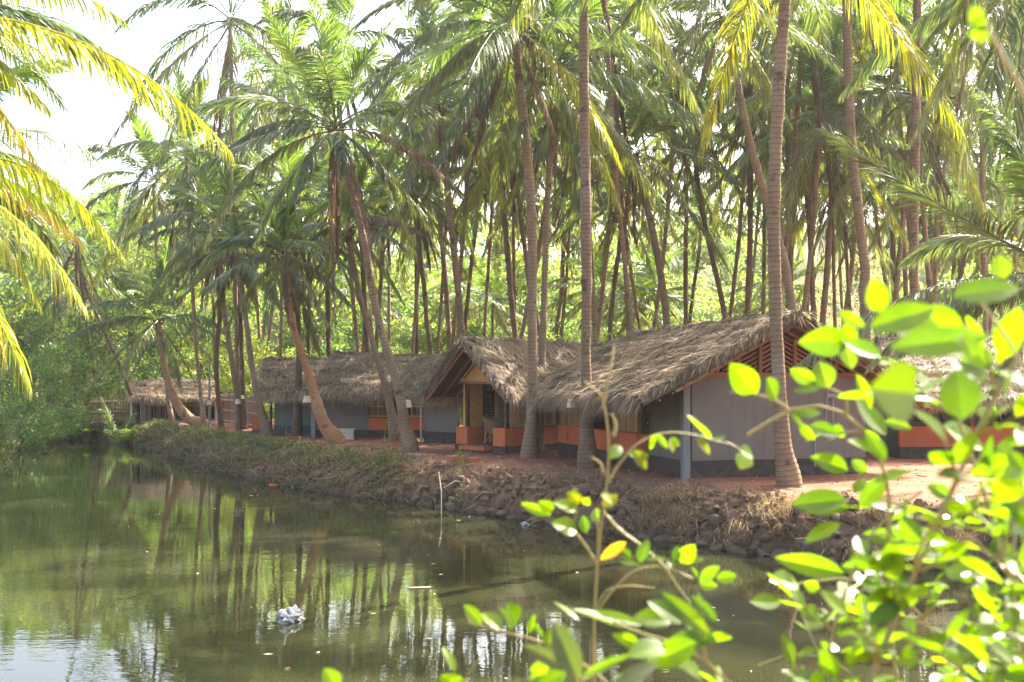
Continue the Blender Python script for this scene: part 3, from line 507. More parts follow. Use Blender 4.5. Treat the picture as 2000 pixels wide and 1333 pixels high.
rgH = np.random.RandomState(11)
# --- right hut: lattice gable facing us, verandah on its left side
A = F((3.72, 21.9), (-.265, .964)); Wd, Ln = 4.40, 8.4; V0, V1 = 2.0, 7.9; zw = 2.16
hr = thing('thatched_hut', 'thatched grey hut with an orange timber lattice in its gable, nearest of the huts', 'hut', A.p(Ln / 2, Wd / 2, 0), 'thatched huts along the pond')
mb = MB(); A.box(mb, 0, .15, .14, Wd, .37, zw); A.box(mb, .15, V0, 0.004, .15, .37, zw); A.box(mb, V0 - .15, V0, .15, 1.5, .37, zw); A.box(mb, V0, V1, 1.35, 1.5, .37, zw + .4)
A.box(mb, V1, Ln, 0.004, .15, .37, zw); A.box(mb, V1, V1 + .15, .15, 1.5, .37, zw); A.box(mb, Ln - .15, Ln, .15, Wd, .37, zw); A.box(mb, .15, Ln - .15, Wd - .15, Wd, .37, zw); mb.build('wall', M['wall'], hr)
mb = MB(); A.box(mb, -.02, .17, .02, Wd + .02, -.4, .37); A.box(mb, .17, V0, -.02, .17, -.4, .37); A.box(mb, V0 - .02, V1, -.30, 1.52, -.4, .355); A.box(mb, V1, Ln + .02, -.02, .17, -.4, .37); A.box(mb, .17, Ln + .02, Wd - .17, Wd + .02, -.4, .37); mb.build('plinth', M['plinth'], hr)
mb = MB(); A.box(mb, -.1, .05, -.10, .055, -.3, zw + .02); mb.build('corner_post', M['concrete'], hr)
s0, s1 = 6.95, 7.07; mb = MB(); pb0, pb1 = -.32, -.16
A.box(mb, V0, s0, pb0, pb1, .357, .86); A.box(mb, s1, V1, pb0, pb1, .357, .86); A.box(mb, s0, s1, pb0 + .002, pb1, .357, .46); A.box(mb, s0, s1, pb0 + .002, pb1, .66, .858); A.box(mb, V0 + .002, V0 + .16, pb1, 0, .357, .857); A.box(mb, V1 - .16, V1 - .002, pb1, 1.35, .357, .857); mb.build('parapet', M['red'], hr)
mb = MB(); A.box(mb, s0 - .01, s1 + .01, pb1 + .004, pb1 + .02, .44, .68); mb.build('slot_shade_plate', M['dark'], hr)  # near-black plate closing the slot, its inner shade given as colour
for a0, a1 in ((V0 + .05, 3.55), (5.95, V1 - .05)):
    mb = MB(); bamboo(mb, A.p(a0, -.24, 0), A.p(a1, -.24, 0), .88, 1.85, rgH, .062, .02); mb.build('bamboo_screen', M['bamboo'], hr)
for a in (V0 + .02, 3.62, 5.88, V1 - .02): mb = MB(); A.box(mb, a - .04, a + .04, -.28, -.20, .86, 1.95); mb.build('verandah_post', M['wood'], hr)
louvre(hr, A, 4.2, 5.3, 1.33, .9, 1.85)
# gable lattice
RB, RZ, EB, EZ, OV = Wd / 2, 3.50, -1.30, 1.72, .85; sl = (RZ - EZ) / (RB - EB)
zr = lambda b: RZ - sl * abs(b - RB) - .26
mb = MB(); A.box(mb, .035, .11, -.05, Wd + .05, zw + .002, zw + .11)
for b in (.75, 1.27, 1.78, RB, 2.63, 3.14, 3.66): A.box(mb, .0, .06, b - .035, b + .035, zw + .112, zr(b) - .02)
for sgn in (-1, 1):
    for k in range(13):
        off = .06 + k * .105                      # slats run parallel to the roof edge
        b1 = RB + sgn * .036; z1 = zr(RB) - off - .03; bq = (zw + .14 - z1) / sl; 
        if z1 < zw + .18: break
        b0 = b1 + sgn * min(abs(RB - .0) - .05, -bq); z0 = z1 - sl * abs(b0 - b1); bar(mb, A.p(.085, b0, z0), A.p(.085, b1, z1), .03, .048)
mb.build('gable_lattice', M['wood'], hr)
mb = MB(); mb.add([A.p(.6, .1, zw), A.p(.6, Wd - .1, zw), A.p(.6, RB, zr(RB) - .05)], t=[(0, 1, 2)]); A.box(mb, .3, Ln, .2, Wd - .2, zw - .04, zw - .02); mb.build('attic_shade_sheet', M['dark'], hr)  # near-black sheet and board, attic shade painted behind the lattice
mb = MB()
thatch(mb, A.p(Ln + .5, EB, EZ), A.p(-OV + .25, EB, EZ), A.p(-OV, RB, RZ), A.p(Ln + .3, RB, RZ - .03), 21, 190, v1=True)
thatch(mb, A.p(-OV + .25, 2 * RB - EB, EZ), A.p(Ln + .5, 2 * RB - EB, EZ), A.p(Ln + .3, RB, RZ - .03), A.p(-OV, RB, RZ), 22, 60, v0=True)
ridge_roll(mb, A.p(-OV, RB, RZ), A.p(Ln + .3, RB, RZ - .02), 23); mb.build('thatched_roof', M['thatch'], hr)
mb = MB()
for sgn in (-1, 1):
    for a in (-OV + .18, -.02): bar(mb, A.p(a, RB + sgn * .03, RZ - .24), A.p(a, RB + sgn * 2.75, RZ - .24 - sl * 2.75), .045, .06)
    for k in range(11): dd = .25 + k * .29; bar(mb, A.p(-OV + .05, RB + sgn * dd, RZ - .215 - sl * dd), A.p(.6, RB + sgn * dd, RZ - .215 - sl * dd), .04, .03)
mb.build('rafters', M['wood'], hr)
mb = MB()
for pth in ([(3.10, .2), (3.10, 1.0), (3.38, 1.02), (3.38, 1.55), (3.42, 1.9)], [(3.55, .95), (3.55, 1.8)]): mb.tube([A.p(-.035, b, z) for b, z in pth], .016, 6)
A.box(mb, -.06, -.002, 3.40, 3.62, 1.72, 1.80); mb.build('water_pipe', M['steel'], hr)

# --- chair hut: its gabled porch turned to the left
Bf = F((-.21, 29.85), (.70, .714)); s_ = -Bf.v; fl, pw = .20, .72
hc = thing('thatched_hut', 'small thatched hut with an open brick-red porch, cane chair in its doorway', 'hut', Bf.p(3, -1.05, 0), 'thatched huts along the pond')
bb = lambda mb, a0, a1, c0, c1, z0, z1: Bf.box(mb, a0, a1, -c1, -c0, z0, z1)       # c counts to the left along the front
bp = lambda a, c, z: Bf.p(a, -c, z)
mb = MB(); bb(mb, -.02, 6.6, -.02, 2.12, -.4, fl); bb(mb, -.34, -.02, .52, 1.58, -.4, .07); mb.build('plinth', M['plinth'], hc)
mb = MB(); bb(mb, -.36, -.02, .50, 1.60, .071, .19); mb.build('step', M['red'], hc)
mb = MB(); bb(mb, 0, .5, 1.6, 2.1, fl, pw); bb(mb, 0, .5, 0, .5, fl, pw); bb(mb, .5, 2.1, 0, .16, fl, pw - .002); bb(mb, .5, 2.1, 1.94, 2.1, fl, pw - .002); mb.build('parapet', M['red'], hc)
mb = MB(); bb(mb, 2.1, 2.25, 0.01, 2.09, fl, .78); mb.build('low_wall', M['red'], hc)
mb = MB(); bb(mb, 2.12, 2.23, .02, 2.08, .78, 2.5); mb.build('woven_wall', M['mat'], hc)
mb = MB(); bb(mb, 2.25, 6.55, 0, .14, fl, 2.0); bb(mb, 2.25, 6.55, 1.96, 2.1, fl, 2.0); bb(mb, 6.4, 6.54, .14, 1.96, fl, 2.0); mb.build('wall', M['wall'], hc)
for c0, c1, nm in ((.78, 1.42, 'window'),):
    louvre(hc, Bf, -c1, -c0, 2.085, .80, 1.75, 'b')
mb = MB(); bamboo(mb, bp(.3, .08, 0), bp(2.1, .08, 0), pw + .02, 1.62, rgH, .075, .02); mb.build('bamboo_screen', M['bamboo'], hc)
mb = MB(); bamboo(mb, bp(2.05, .12, 0), bp(2.05, .66, 0), .82, 1.72, rgH, .075, .02); mb.build('bamboo_screen', M['bamboo'], hc)
mb = MB(); bb(mb, .25, 1.0, 1.97, 2.05, pw, 2.3); mb.build('woven_wall', M['mat'], hc)
louvre(hc, F((-.21, 29.85), (-.70, -.714)), -1.50, -1.01, 1.99, pw, 1.8)
mb = MB(); bb(mb, 1.52, 2.1, 1.98, 2.05, pw, 2.3); mb.build('woven_wall', M['mat'], hc)
mb = MB(); bamboo(mb, bp(1.53, 1.93, 0), bp(2.08, 1.93, 0), pw + .02, 1.7, rgH, .085, .022); mb.build('bamboo_screen', M['bamboo'], hc)
mb = MB(); bb(mb, .1, .2, 1.70, 1.80, pw, 2.02); mb.build('porch_post', M['darkwood'], hc)
mb = MB(); bb(mb, .1, .2, .03, .13, pw, 2.02); mb.build('porch_post', M['darkwood'], hc)
mb = MB(); bb(mb, .04, .26, -.1, 2.2, 2.02, 2.10); mb.build('porch_beam', M['wood'], hc)
RC, RZ2, OV2, E0, E1 = .95, 3.32, .85, -.85, 2.65; ez = 1.74
mb = MB(); mb.add([bp(.12, -.02, 2.1), bp(.12, 1.92, 2.1), bp(.12, RC, 2.98), bp(.17, -.02, 2.1), bp(.17, 1.92, 2.1), bp(.17, RC, 2.98)], t=[(0, 2, 1), (3, 4, 5)], q=[(0, 1, 4, 3), (1, 2, 5, 4), (2, 0, 3, 5)]); mb.build('gable_panel', M['mat'], hc)
GF = (.50, .30, .11); mb = MB(); bar(mb, bp(.06, -.02, 2.14), bp(.06, 1.94, 2.14), .05, .07, GF)
for c, z in ((-.05, 2.1), (1.95, 2.1)): bar(mb, bp(.05, c, z), bp(.05, RC, 3.0), .05, .05, GF)
bar(mb, bp(.055, RC, 2.18), bp(.055, RC, 2.95), .04, .04, GF); mb.build('gable_frame', M['bamboo'], hc)
mb = MB(); LR = 7.2
thatch(mb, bp(-OV2 + .1, E0, ez), bp(LR, E0, ez), bp(LR, RC, RZ2), bp(-OV2, RC, RZ2), 31, 200, v0=True)
thatch(mb, bp(LR, E1, ez), bp(-OV2 + .1, E1, ez), bp(-OV2, RC, RZ2), bp(LR, RC, RZ2), 32, 90, v1=True)
ridge_roll(mb, bp(-OV2, RC, RZ2), bp(LR, RC, RZ2), 33); mb.build('thatched_roof', M['thatch'], hc)
mb = MB()
for cE in (E0, E1):
    for a in (-OV2 + .12, -.2, .4): bar(mb, bp(a, RC, RZ2 - .26), bp(a, cE, ez - .24), .06, .07)
    for k in range(12): t_ = .06 + k * .08; c = RC + (cE - RC) * t_; z = RZ2 + (ez - RZ2) * t_ - .2; bar(mb, bp(-OV2 + .04, c, z), bp(1.0, c, z), .035, .03)
mb.build('rafters', M['wood'], hc)

# --- left hut: long facade facing us, with a wing beside the porch
Lf = F((-7.53, 38.8), (1, 0)); lb = lambda mb, x0, x1, y0, y1, z0, z1: mb.box(((x0 + x1) / 2, (y0 + y1) / 2, (z0 + z1) / 2), (1, 0, 0), (0, 1, 0), (0, 0, 1), ((x1 - x0) / 2, (y1 - y0) / 2, (z1 - z0) / 2))
hl = thing('thatched_hut', 'long low thatched hut with grey wall, red parapet and bamboo window behind the leaning palms', 'hut', (-5.5, 40.8, 0), 'thatched huts along the pond')
mb = MB(); lb(mb, -7.53, -5.43, 38.8, 38.95, .29, 1.95); lb(mb, -7.53, -7.38, 38.95, 42.5, .29, 1.95); lb(mb, -5.58, -5.43, 38.95, 39.9, .29, 1.95); lb(mb, -5.43, -3.2, 39.9, 40.05, .29, 2.1); lb(mb, -3.2, -3.05, 38.95, 42.5, .29, 1.95); lb(mb, -7.38, -3.2, 42.35, 42.5, .29, 1.95); mb.build('wall', M['wall'], hl)
mb = MB(); lb(mb, -7.55, -5.40, 38.78, 38.97, -.4, .29); lb(mb, -5.40, -3.05, 38.74, 40.07, -.4, .285); lb(mb, -7.55, -7.36, 38.97, 42.5, -.4, .29); mb.build('plinth', M['plinth'], hl)
mb = MB(); lb(mb, -5.42, -3.25, 38.72, 38.87, .287, .74); mb.build('parapet', M['red'], hl)
mb = MB(); bamboo(mb, (-5.40, 38.8, 0), (-4.55, 38.8, 0), .76, 1.6, rgH, .085, .024); mb.build('bamboo_screen', M['bamboo'], hl)
mb = MB(); bamboo(mb, (-3.85, 38.8, 0), (-3.27, 38.8, 0), .76, 1.6, rgH, .085, .024); mb.build('bamboo_screen', M['bamboo'], hl)
mb = MB(); lb(mb, -7.60, -7.44, 38.68, 38.78, -.3, 1.7); mb.build('corner_post', M['concrete'], hl)
louvre(hl, Lf, 2.9, 3.8, -1.06 - .0, .8, 1.6)
w0, w1 = P(829, 752, 35.7), P(893, 752, 34.75); Wf = F(w0[:2], (w1 - w0)[:2]); wl = np.linalg.norm(w1 - w0)
mb = MB(); Wf.box(mb, 0, wl, -.12, 0.0, .38, 1.85); mb.build('wing_wall', M['wall'], hl)
mb = MB(); Wf.box(mb, -.02, wl + .02, -.14, .03, -.4, .38); mb.build('wing_plinth', M['plinth'], hl)
mb = MB(); p_ = Wf.p(-.06, .10, 0); mb.tube([p_ + (0, 0, -.3), p_ + (0, 0, 1.75)], .045, 8); mb.build('porch_pole', M['steel'], hl)
mb = MB(); e0, e1, r1, r0 = P(592, 768, 37.7), P(803, 770, 37.3), P(872, 700, 41), P(653, 690, 41)
thatch(mb, e0, e1, r1, r0, 41, 150, v0=True); thatch(mb, (e1[0] + 1, 44.6, 1.6), (e0[0], 44.6, 1.6), r0, r1, 42, 25)
thatch(mb, P(782, 770, 36.3), P(876, 777, 33.9), P(887, 692, 37.6), P(812, 699, 39.9), 43, 190, v0=True); ridge_roll(mb, r0, r1, 44); mb.build('thatched_roof', M['thatch'], hl)
# --- far-left hut with the bluish wall
hb = thing('thatched_hut', 'far-left thatched hut with a pale bluish wall and blue-grey base', 'hut', (-9, 43, 0), 'thatched huts along the pond')
mb = MB(); lb(mb, -9.62, -8.05, 41.5, 41.65, .35, 1.9); lb(mb, -9.62, -9.47, 41.65, 45, .35, 1.9); lb(mb, -8.2, -8.05, 41.65, 45, .35, 1.9); mb.build('wall', M['wallblue'], hb)
mb = MB(); lb(mb, -9.64, -8.03, 41.48, 41.67, -.4, .35); mb.build('plinth', M['plinthblue'], hb)
mb = MB(); lb(mb, -10.9, -10.42, 43, 43.5, .12, .72); mb.build('parapet', M['red'], hb)
mb = MB(); lb(mb, -10.92, -10.4, 42.97, 43.53, -.3, .12); mb.build('parapet_base', M['plinthblue'], hb)
mb = MB(); mb.tube([(-9.72, 41.3, -.3), (-9.72, 41.3, 1.8)], .05, 8); mb.build('porch_pole', M['darkwood'], hb)
mb = MB(); mb.tube([(-9.25, 41.45, .3), (-9.25, 41.45, 1.35), (-8.45, 41.45, 1.42)], .02, 6); mb.build('water_pipe', M['steel'], hb)
mb = MB(); e0, e1, r1, r0 = P(500, 770, 40.2), P(612, 770, 39.6), P(655, 703, 43.3), P(515, 703, 43.3)
thatch(mb, e0, e1, r1, r0, 51, 150, v0=True); thatch(mb, (e1[0], 46.8, 1.6), (e0[0], 46.8, 1.6), r0, r1, 52, 25); ridge_roll(mb, r0, r1, 53); mb.build('thatched_roof', M['thatch'], hb)
# --- hut at the right edge, mostly behind the leaves
hx = thing('thatched_hut', 'thatched hut with dark red parapet behind the leaves at the right edge', 'hut', (13, 29.5, 0), 'thatched huts along the pond')
mb = MB(); lb(mb, 10.7, 16, 29.2, 29.35, .3, 2.1); lb(mb, 10.7, 10.85, 29.35, 33, .3, 2.1); lb(mb, 15.85, 16, 29.35, 33, .3, 2.1); mb.build('wall', M['wall'], hx)
mb = MB(); lb(mb, 10.6, 16.1, 28.0, 29.37, -.4, .3); mb.build('plinth', M['plinth'], hx)
mb = MB(); lb(mb, 10.62, 16.08, 28.02, 28.18, .302, .86); mb.build('parapet', M['red'], hx)
for x0 in (11.4, 13.4): louvre(hx, F((0, 29.2), (1, 0)), x0, x0 + .95, -.03, .9, 1.75)
for x in (10.75, 12.6, 14.4, 15.9): mb = MB(); lb(mb, x - .05, x + .05, 28.05, 28.15, .86, 1.9); mb.build('verandah_post', M['wood'], hx)
mb = MB(); thatch(mb, (10.0, 27.1, 1.62), (16.8, 27.1, 1.62), (16.2, 30.5, 3.35), (10.9, 30.5, 3.35), 61, 130, v0=True); thatch(mb, (16.8, 33.9, 1.6), (10.0, 33.9, 1.6), (10.9, 30.5, 3.35), (16.2, 30.5, 3.35), 62, 20); ridge_roll(mb, (10.9, 30.5, 3.35), (16.2, 30.5, 3.35), 63); mb.build('thatched_roof', M['thatch'], hx)
# --- bamboo shed and fences at the far end
hs = thing('bamboo_shed', 'low bamboo-walled shed under grey thatch at the far end of the pond', 'shed', (-18, 55, 0))
mb = MB(); gS = gz(-18, 54.8); x0, x1 = P(292, 0, 54.8)[0], P(428, 0, 54.8)[0]; bamboo(mb, (x0, 54.8, 0), (x1, 54.8, 0), gS, gS + 1.5, rgH, .16, .06, (.1, .6), (.17, .11, .065)); mb.build('bamboo_wall', M['bamboo'], hs)
mb = MB(); xa = P(259, 0, 54.5)[0]; bamboo(mb, (P(274, 0, 54.4)[0], 54.4, 0), (P(294, 0, 54.4)[0], 54.4, 0), gS, gS + 1.55, rgH, .075, .03, (.9,), (.42, .38, .30)); mb.build('pale_reed_panel', M['bamboo'], hs)
mb = MB(); lb(mb, xa - .06, xa + .06, 54.3, 54.42, gS - .2, gS + 1.6); mb.build('corner_post', M['pale'], hs); mb = MB(); lb(mb, x1 - .06, x1 + .06, 54.3, 54.42, gS - .2, gS + 1.6); mb.build('corner_post', M['pale'], hs)
mb = MB(); lb(mb, xa + .1, x1, 58.4, 58.5, gS, gS + 1.6); lb(mb, xa, xa + .1, 54.9, 58.4, gS, gS + 1.6); lb(mb, x1 + .0, x1 + .1, 54.95, 58.4, gS, gS + 1.6); mb.build('back_wall', M['dark'], hs)
mb = MB(); lb(mb, xa - .1, x1 + .1, 54.0, 54.3, gS - .3, gS + .10); mb.build('plinth', M['pale'], hs)
mb = MB(); thatch(mb, P(252, 778, 53.8), P(430, 780, 53.8), P(420, 743, 56.6), P(258, 743, 56.6), 71, 120, v0=True); thatch(mb, P(430, 778, 59.5), P(252, 778, 59.5), P(258, 743, 56.6), P(420, 743, 56.6), 72, 20); mb.build('thatched_roof', M['thatch'], hs)
for (pa, pb, lab) in (((176, 53.5), (262, 55), 'dry bamboo fence left of the shed behind the young palm'), ((428, 55.5), (505, 47), 'slatted bamboo fence between the shed and the far-left hut')):
    a_, b_ = P(pa[0], 0, pa[1]), P(pb[0], 0, pb[1]); mb = MB(); za = gz((a_[0] + b_[0]) / 2, (a_[1] + b_[1]) / 2); bamboo(mb, (a_[0], a_[1], 0), (b_[0], b_[1], 0), za - .1, za + 1.45, rgH, .13, .04, (.15, .5, .85), (.24, .15, .10))
    tag(mb.build('bamboo_fence', M['bamboo']), lab, 'fence', 'bamboo fences')
# ------------------------------------------------------------------ lampshades and chairs
def lampshade(label, px, py, Y, wpx, arm=None, cable=None):
    p = P(px, py, Y); r = wpx / FPX * Y / 2; h = r * 1.5; t = thing('lampshade', label, 'lampshade', p, 'cane lampshades along the path')
    mb = MB(); n = 18; th = np.arange(n) / n * 6.2832; zz = np.array([-.5, -.42, 0, .42, .5]) * h; rr = np.array([1.0, .97, .84, .72, .66]) * r
    V = [p + np.array((math.cos(a) * q, math.sin(a) * q, z)) for z, q in zip(zz, rr) for a in th] + [p + np.array((math.cos(a) * q * .94, math.sin(a) * q * .94, z)) for z, q in zip(zz, rr) for a in th]
    Q = []
    for k in range(4):
        for j in range(n): j2 = (j + 1) % n; Q += [(k * n + j, k * n + j2, k * n + n + j2, k * n + n + j), (5 * n + k * n + j, 5 * n + k * n + n + j, 5 * n + k * n + n + j2, 5 * n + k * n + j2)]
    c = len(V); V.append(p + np.array((0, 0, h * .54))); Q += []; T = [(4 * n + j, 4 * n + (j + 1) % n, c) for j in range(n)]
    mb.add(V, Q, T); mb.build('shade', M['cream'], t)
    mb = MB(); mb.tube([p + (0, 0, h * .5), p + (0, 0, h * .5 + .1)], .012, 6)
    mb.tube([p + np.array((math.cos(a), math.sin(a), 0)) * r * .9 + (0, 0, h * .22) for a in np.linspace(0, 6.2832, 19)], r * .03, 5)
    if arm is not None: q = P(arm[0], arm[1], Y); mb.tube([p + (0, 0, h * .5 + .1), (p + q) / 2 + (0, 0, .14), q], .012, 6)
    if cable is not None: mb.tube([p + (0, 0, h * .5 + .1), (p[0], p[1], cable)], .008, 5)
    mb.build('lamp_holder', M['darkwood'], t); return t
lampshade('cream cane lampshade on the left of the straight grey palm before the brick verandah', 1117, 788, 24.9, 22, (1140, 776))
lampshade('cream cane lampshade on the right of the big leaning palm near the left hut', 795, 789, 30.9, 19, (783, 780))
lampshade('cream cane lampshade half behind the orange-footed palm', 599, 780, 34.8, 16, (612, 772))
lampshade('small cane lampshade hanging inside the porch of the chair hut', 1022, 790, 31.2, 8, cable=2.2)
lampshade('tiny cane lampshade on the low foot of the grey palm at the slat fence', 465, 785, 42.8, 12, (464, 776))
lampshade('tiny cane lampshade highest and furthest right of the two at the slat fence', 473, 776, 45.8, 9, (473, 770))
t = lampshade('tiny cane lampshade on a thin grey post beside the shed', 408, 787, 47, 10); x = P(408, 0, 47)[0]
mb = MB(); z = gz(x, 47.05); mb.tube([(x, 47.05, z - .2), (x + .02, 47.05, 3.2)], .045, 7); tag(mb.build('lamp_post', M['concrete']), 'thin grey post carrying a tiny lampshade beside the shed', 'post')
def chair(label, pos, rz):
    t = thing('cane_chair', label, 'chair', (0, 0, 0), 'cane chairs on the porch'); rg = np.random.RandomState(3)
    mb = MB(); n = 20; th = np.linspace(0, 6.2832, n, endpoint=False); V = [(math.cos(a) * .27 * q, math.sin(a) * .27 * q, z) for q, z in ((1, .34), (1, .40), (.0, .42)) for a in th]
    mb.add(V, [(k * n + j, k * n + (j + 1) % n, k * n + n + (j + 1) % n, k * n + n + j) for k in range(2) for j in range(n)]); mb.build('seat', M['cane'], t)
    mb = MB(); m = 19; ang = np.linspace(-2.15, 2.15, m); V = []
    for off in (0, .02):
        for z in (0, .33, .66, 1):
            for a in ang:
                top = .40 + (.46 - .24 * (abs(a) / 2.15) ** 1.6) * z; r = .27 + .07 * z + off; V.append((-math.cos(a) * r, math.sin(a) * r * 1.05, top))
    Q = [(l * 4 * m + k * m + j, l * 4 * m + k * m + j + 1, l * 4 * m + (k + 1) * m + j + 1, l * 4 * m + (k + 1) * m + j) for l in range(2) for k in range(3) for j in range(m - 1)]
    mb.add(V, Q); mb.tube([V[4 * m + 3 * m + j] for j in range(m)], .028, 7); mb.build('backrest', M['cane'], t)
    for sx in (-1, 1):
        for sy in (-1, 1):
            mb = MB(); mb.tube([(sx * .20, sy * .2, .38), (sx * .23, sy * .23, 0)], .02, 7, (.42, .28, .13)); mb.build('leg', M['bamboo'], t)
    mb = MB()
    for (a, b) in (((.22, -.22, .05), (.1, .0, .36)), ((.22, .22, .05), (.1, 0, .36)), ((-.22, -.22, .05), (.0, -.2, .36)), ((.22, -.22, .05), (0, -.2, .36)), ((-.22, .22, .05), (0, .2, .36)), ((.22, .22, .05), (0, .2, .36))): mb.tube([a, b], .012, 6, (.45, .30, .14))
    mb.build('brace', M['bamboo'], t); t.location = [float(v) for v in pos]; t.rotation_euler = (0, 0, rz); return t
c1 = chair('woven cane armchair standing in the porch opening between the red pillars', bp(.75, 1.2, fl), R(-20))
c2 = copy_thing(c1, bp(1.35, .5, fl), R(170)); c2['label'] = 'woven cane armchair behind the right porch parapet, only its back showing'
# ------------------------------------------------------------------ broadleaf trees and shrubs
def leafcloud(mb, cen, rad, n, size, col, rg, flat=1.0):
    d = nrm(rg.normal(0, 1, (n, 3))); p = cen + d * (rad * rg.rand(n) ** .42)[:, None] * (1, 1, flat); a = nrm(rg.normal(0, 1, (n, 3)) + (0, 0, -.35)); b = nrm(np.cross(a, rg.normal(0, 1, (n, 3)))); L = (size * rg.uniform(.6, 1.3, n))[:, None]
    V = np.stack([p, p + a * L * .5 + b * L * .26, p + a * L, p + a * L * .5 - b * L * .26], 1).reshape(-1, 3); q = np.arange(n)[:, None] * 4 + np.arange(4)
    mb.add(V, q, col=np.repeat(np.asarray(col) * rg.uniform(.7, 1.35, (n, 1)), 4, 0))
def broadleaf(name, label, cat, seed, H, Rr, size, n, col, group, trunk=True, low=.25):
    rg = np.random.RandomState(seed); t = thing(name, label, cat, (0, 0, 0), group); mb = MB(); top = np.array((rg.normal(0, .2), rg.normal(0, .2), H * .62))
    mb.tube([(0, 0, -.4), top * .3, top * .65 + (.1, 0, 0), top], [H * .022, H * .017, H * .013, H * .008], 8); lm = MB(); nb = 16
    for k in range(nb):
        a = k * 2.4; e = rg.uniform(-.25, 1.1); rr = Rr * rg.uniform(.45, 1.0); z = H * low + (H * (1 - low)) * rg.rand(); env = math.sin(math.pi * min(1, max(.12, (z / H - low * .6) / (1 - low * .6)))) ** .6
        c = np.array((math.cos(a) * rr * env, math.sin(a) * rr * env, z)); mb.tube([top * rg.uniform(.35, .95), (c + top) / 2 + (0, 0, -.1), c], [H * .008, H * .005, H * .002], 5)
        cc = np.asarray(col) * rg.uniform(.65, 1.4) * (rg.uniform(.85, 1.25), 1, rg.uniform(.7, 1.2))
        for j in range(3): leafcloud(lm, c + rg.normal(0, Rr * .22, 3), Rr * rg.uniform(.18, .36), int(n / nb / 3), size, cc, rg, .8)
    mb.build('trunk' if trunk else 'stems', M['treebark'], t); lm.build('crown' if trunk else 'foliage', M['leaf'], t); return t
def place(proto, lst, seed, label=None):
    rg = random.Random(seed)
    for k, it in enumerate(lst):
        px, Y, s = it[:3]; x = P(px, 0, Y)[0]; z = gz(x, Y) - .1; sz = s * rg.uniform(.85, 1.15)
        if k == 0: proto.location = (x, Y, z); proto.scale = (s, s, sz); proto.rotation_euler = (0, 0, rg.uniform(0, 6.28)); o = proto
        else: o = copy_thing(proto, (x, Y, z), rg.uniform(0, 6.28), (s, s, sz))
        if len(it) > 3: o['label'] = it[3]
gW = 'leafy trees on the slope behind the palms'
pr = broadleaf('broadleaf_tree', 'bright green leafy tree on the slope behind the palm trunks', 'tree', 500, 8, 3.2, .26, 6800, (.14, .20, .065), gW)
place(pr, [(px, Y, s * 1.5) for px, Y, s in ((40, 72, 1.1), (150, 78, 1.0), (255, 74, .95), (350, 84, 1.1), (460, 74, .9), (560, 82, .95), (660, 76, .85), (770, 84, .9), (900, 80, .9), (1010, 74, .85), (1120, 82, .95), (1230, 78, .85), (1330, 84, .9), (1440, 78, .85), (1540, 88, .8), (1680, 108, .6), (1760, 84, .85), (1860, 78, .9), (1960, 84, .95), (2060, 76, 1.0))] + [(px, 104 + (px * 7) % 23, 1.5 + (px % 5) * .1) for px in range(-60, 1500, 74)] + [(px, 118 + (px * 7) % 23, 1.4) for px in range(1790, 2150, 74)], 1)
pr = broadleaf('broadleaf_tree', 'deep green rounded tree among the palms on the slope', 'tree', 501, 7, 3.0, .24, 6400, (.085, .135, .05), gW)
place(pr, [(-30, 64, 1.2), (100, 66, 1.1), (210, 68, 1.0), (400, 68, .95), (620, 66, .9), (720, 70, .9), (840, 66, .85), (960, 70, .85), (1080, 66, .8), (1180, 68, .8), (1290, 70, .8), (1390, 68, .8), (1490, 70, .75), (1720, 68, .7), (1830, 66, .8), (1930, 68, .8), (2040, 62, .9)], 2)
pr = broadleaf('shrub', 'sunlit yellow-green shrub growing behind the hut roofs', 'shrub', 502, 3.2, 1.8, .15, 4600, (.14, .18, .05), 'shrubs behind the huts', False, .05)
place(pr, [(620, 56, 1.1), (690, 54, .95), (770, 58, 1.0), (860, 52, .95), (930, 54, .9), (1010, 50, 1.0), (1090, 52, 1.1), (1160, 48, 1.15), (1240, 50, 1.1), (1310, 48, .95), (1400, 50, 1.1), (1480, 46, 1.0), (1600, 48, 1.0), (1730, 44, 1.0), (1770, 50, 1.1), (1860, 42, 1.0), (1960, 46, 1.1), (560, 58, 1.1), (500, 60, 1.1), (350, 66, 1.2), (440, 64, 1.2)], 3)
pr = broadleaf('shrub', 'dense green shrub hanging over the left shore', 'shrub', 503, 3.6, 2.1, .13, 6500, (.068, .105, .036), 'shrubs on the left shore', False, .02)
place(pr, [(40, 47, 1.0, 'largest grey-green shrub hanging over the water at the left edge'), (-40, 40, 1.0, 'grey-green shrub cut by the left edge, nearest on that shore'), (100, 53, 1.1, 'dark green bush where the left shore meets the far end'), (150, 58, 1.3, 'tall dark leafy bush left of the bamboo fence'), (-120, 34, 1.0), (60, 60, 1.5, 'tall sunlit green bush rising behind the left shore shrubs'), (200, 62, 1.3, 'green bush behind the young palm by the fence'), (-170, 24, .8)], 4)
pr = broadleaf('bare_shrub', 'dry greyish thicket on the far slope at right', 'shrub', 504, 5, 3.2, .20, 2600, (.20, .15, .13), 'dry thickets on the far slope', False, .05)
place(pr, [(1600, 98, 1.2), (1660, 106, 1.4), (1560, 104, 1.2), (1720, 100, 1.2), (1640, 90, .9)], 5)
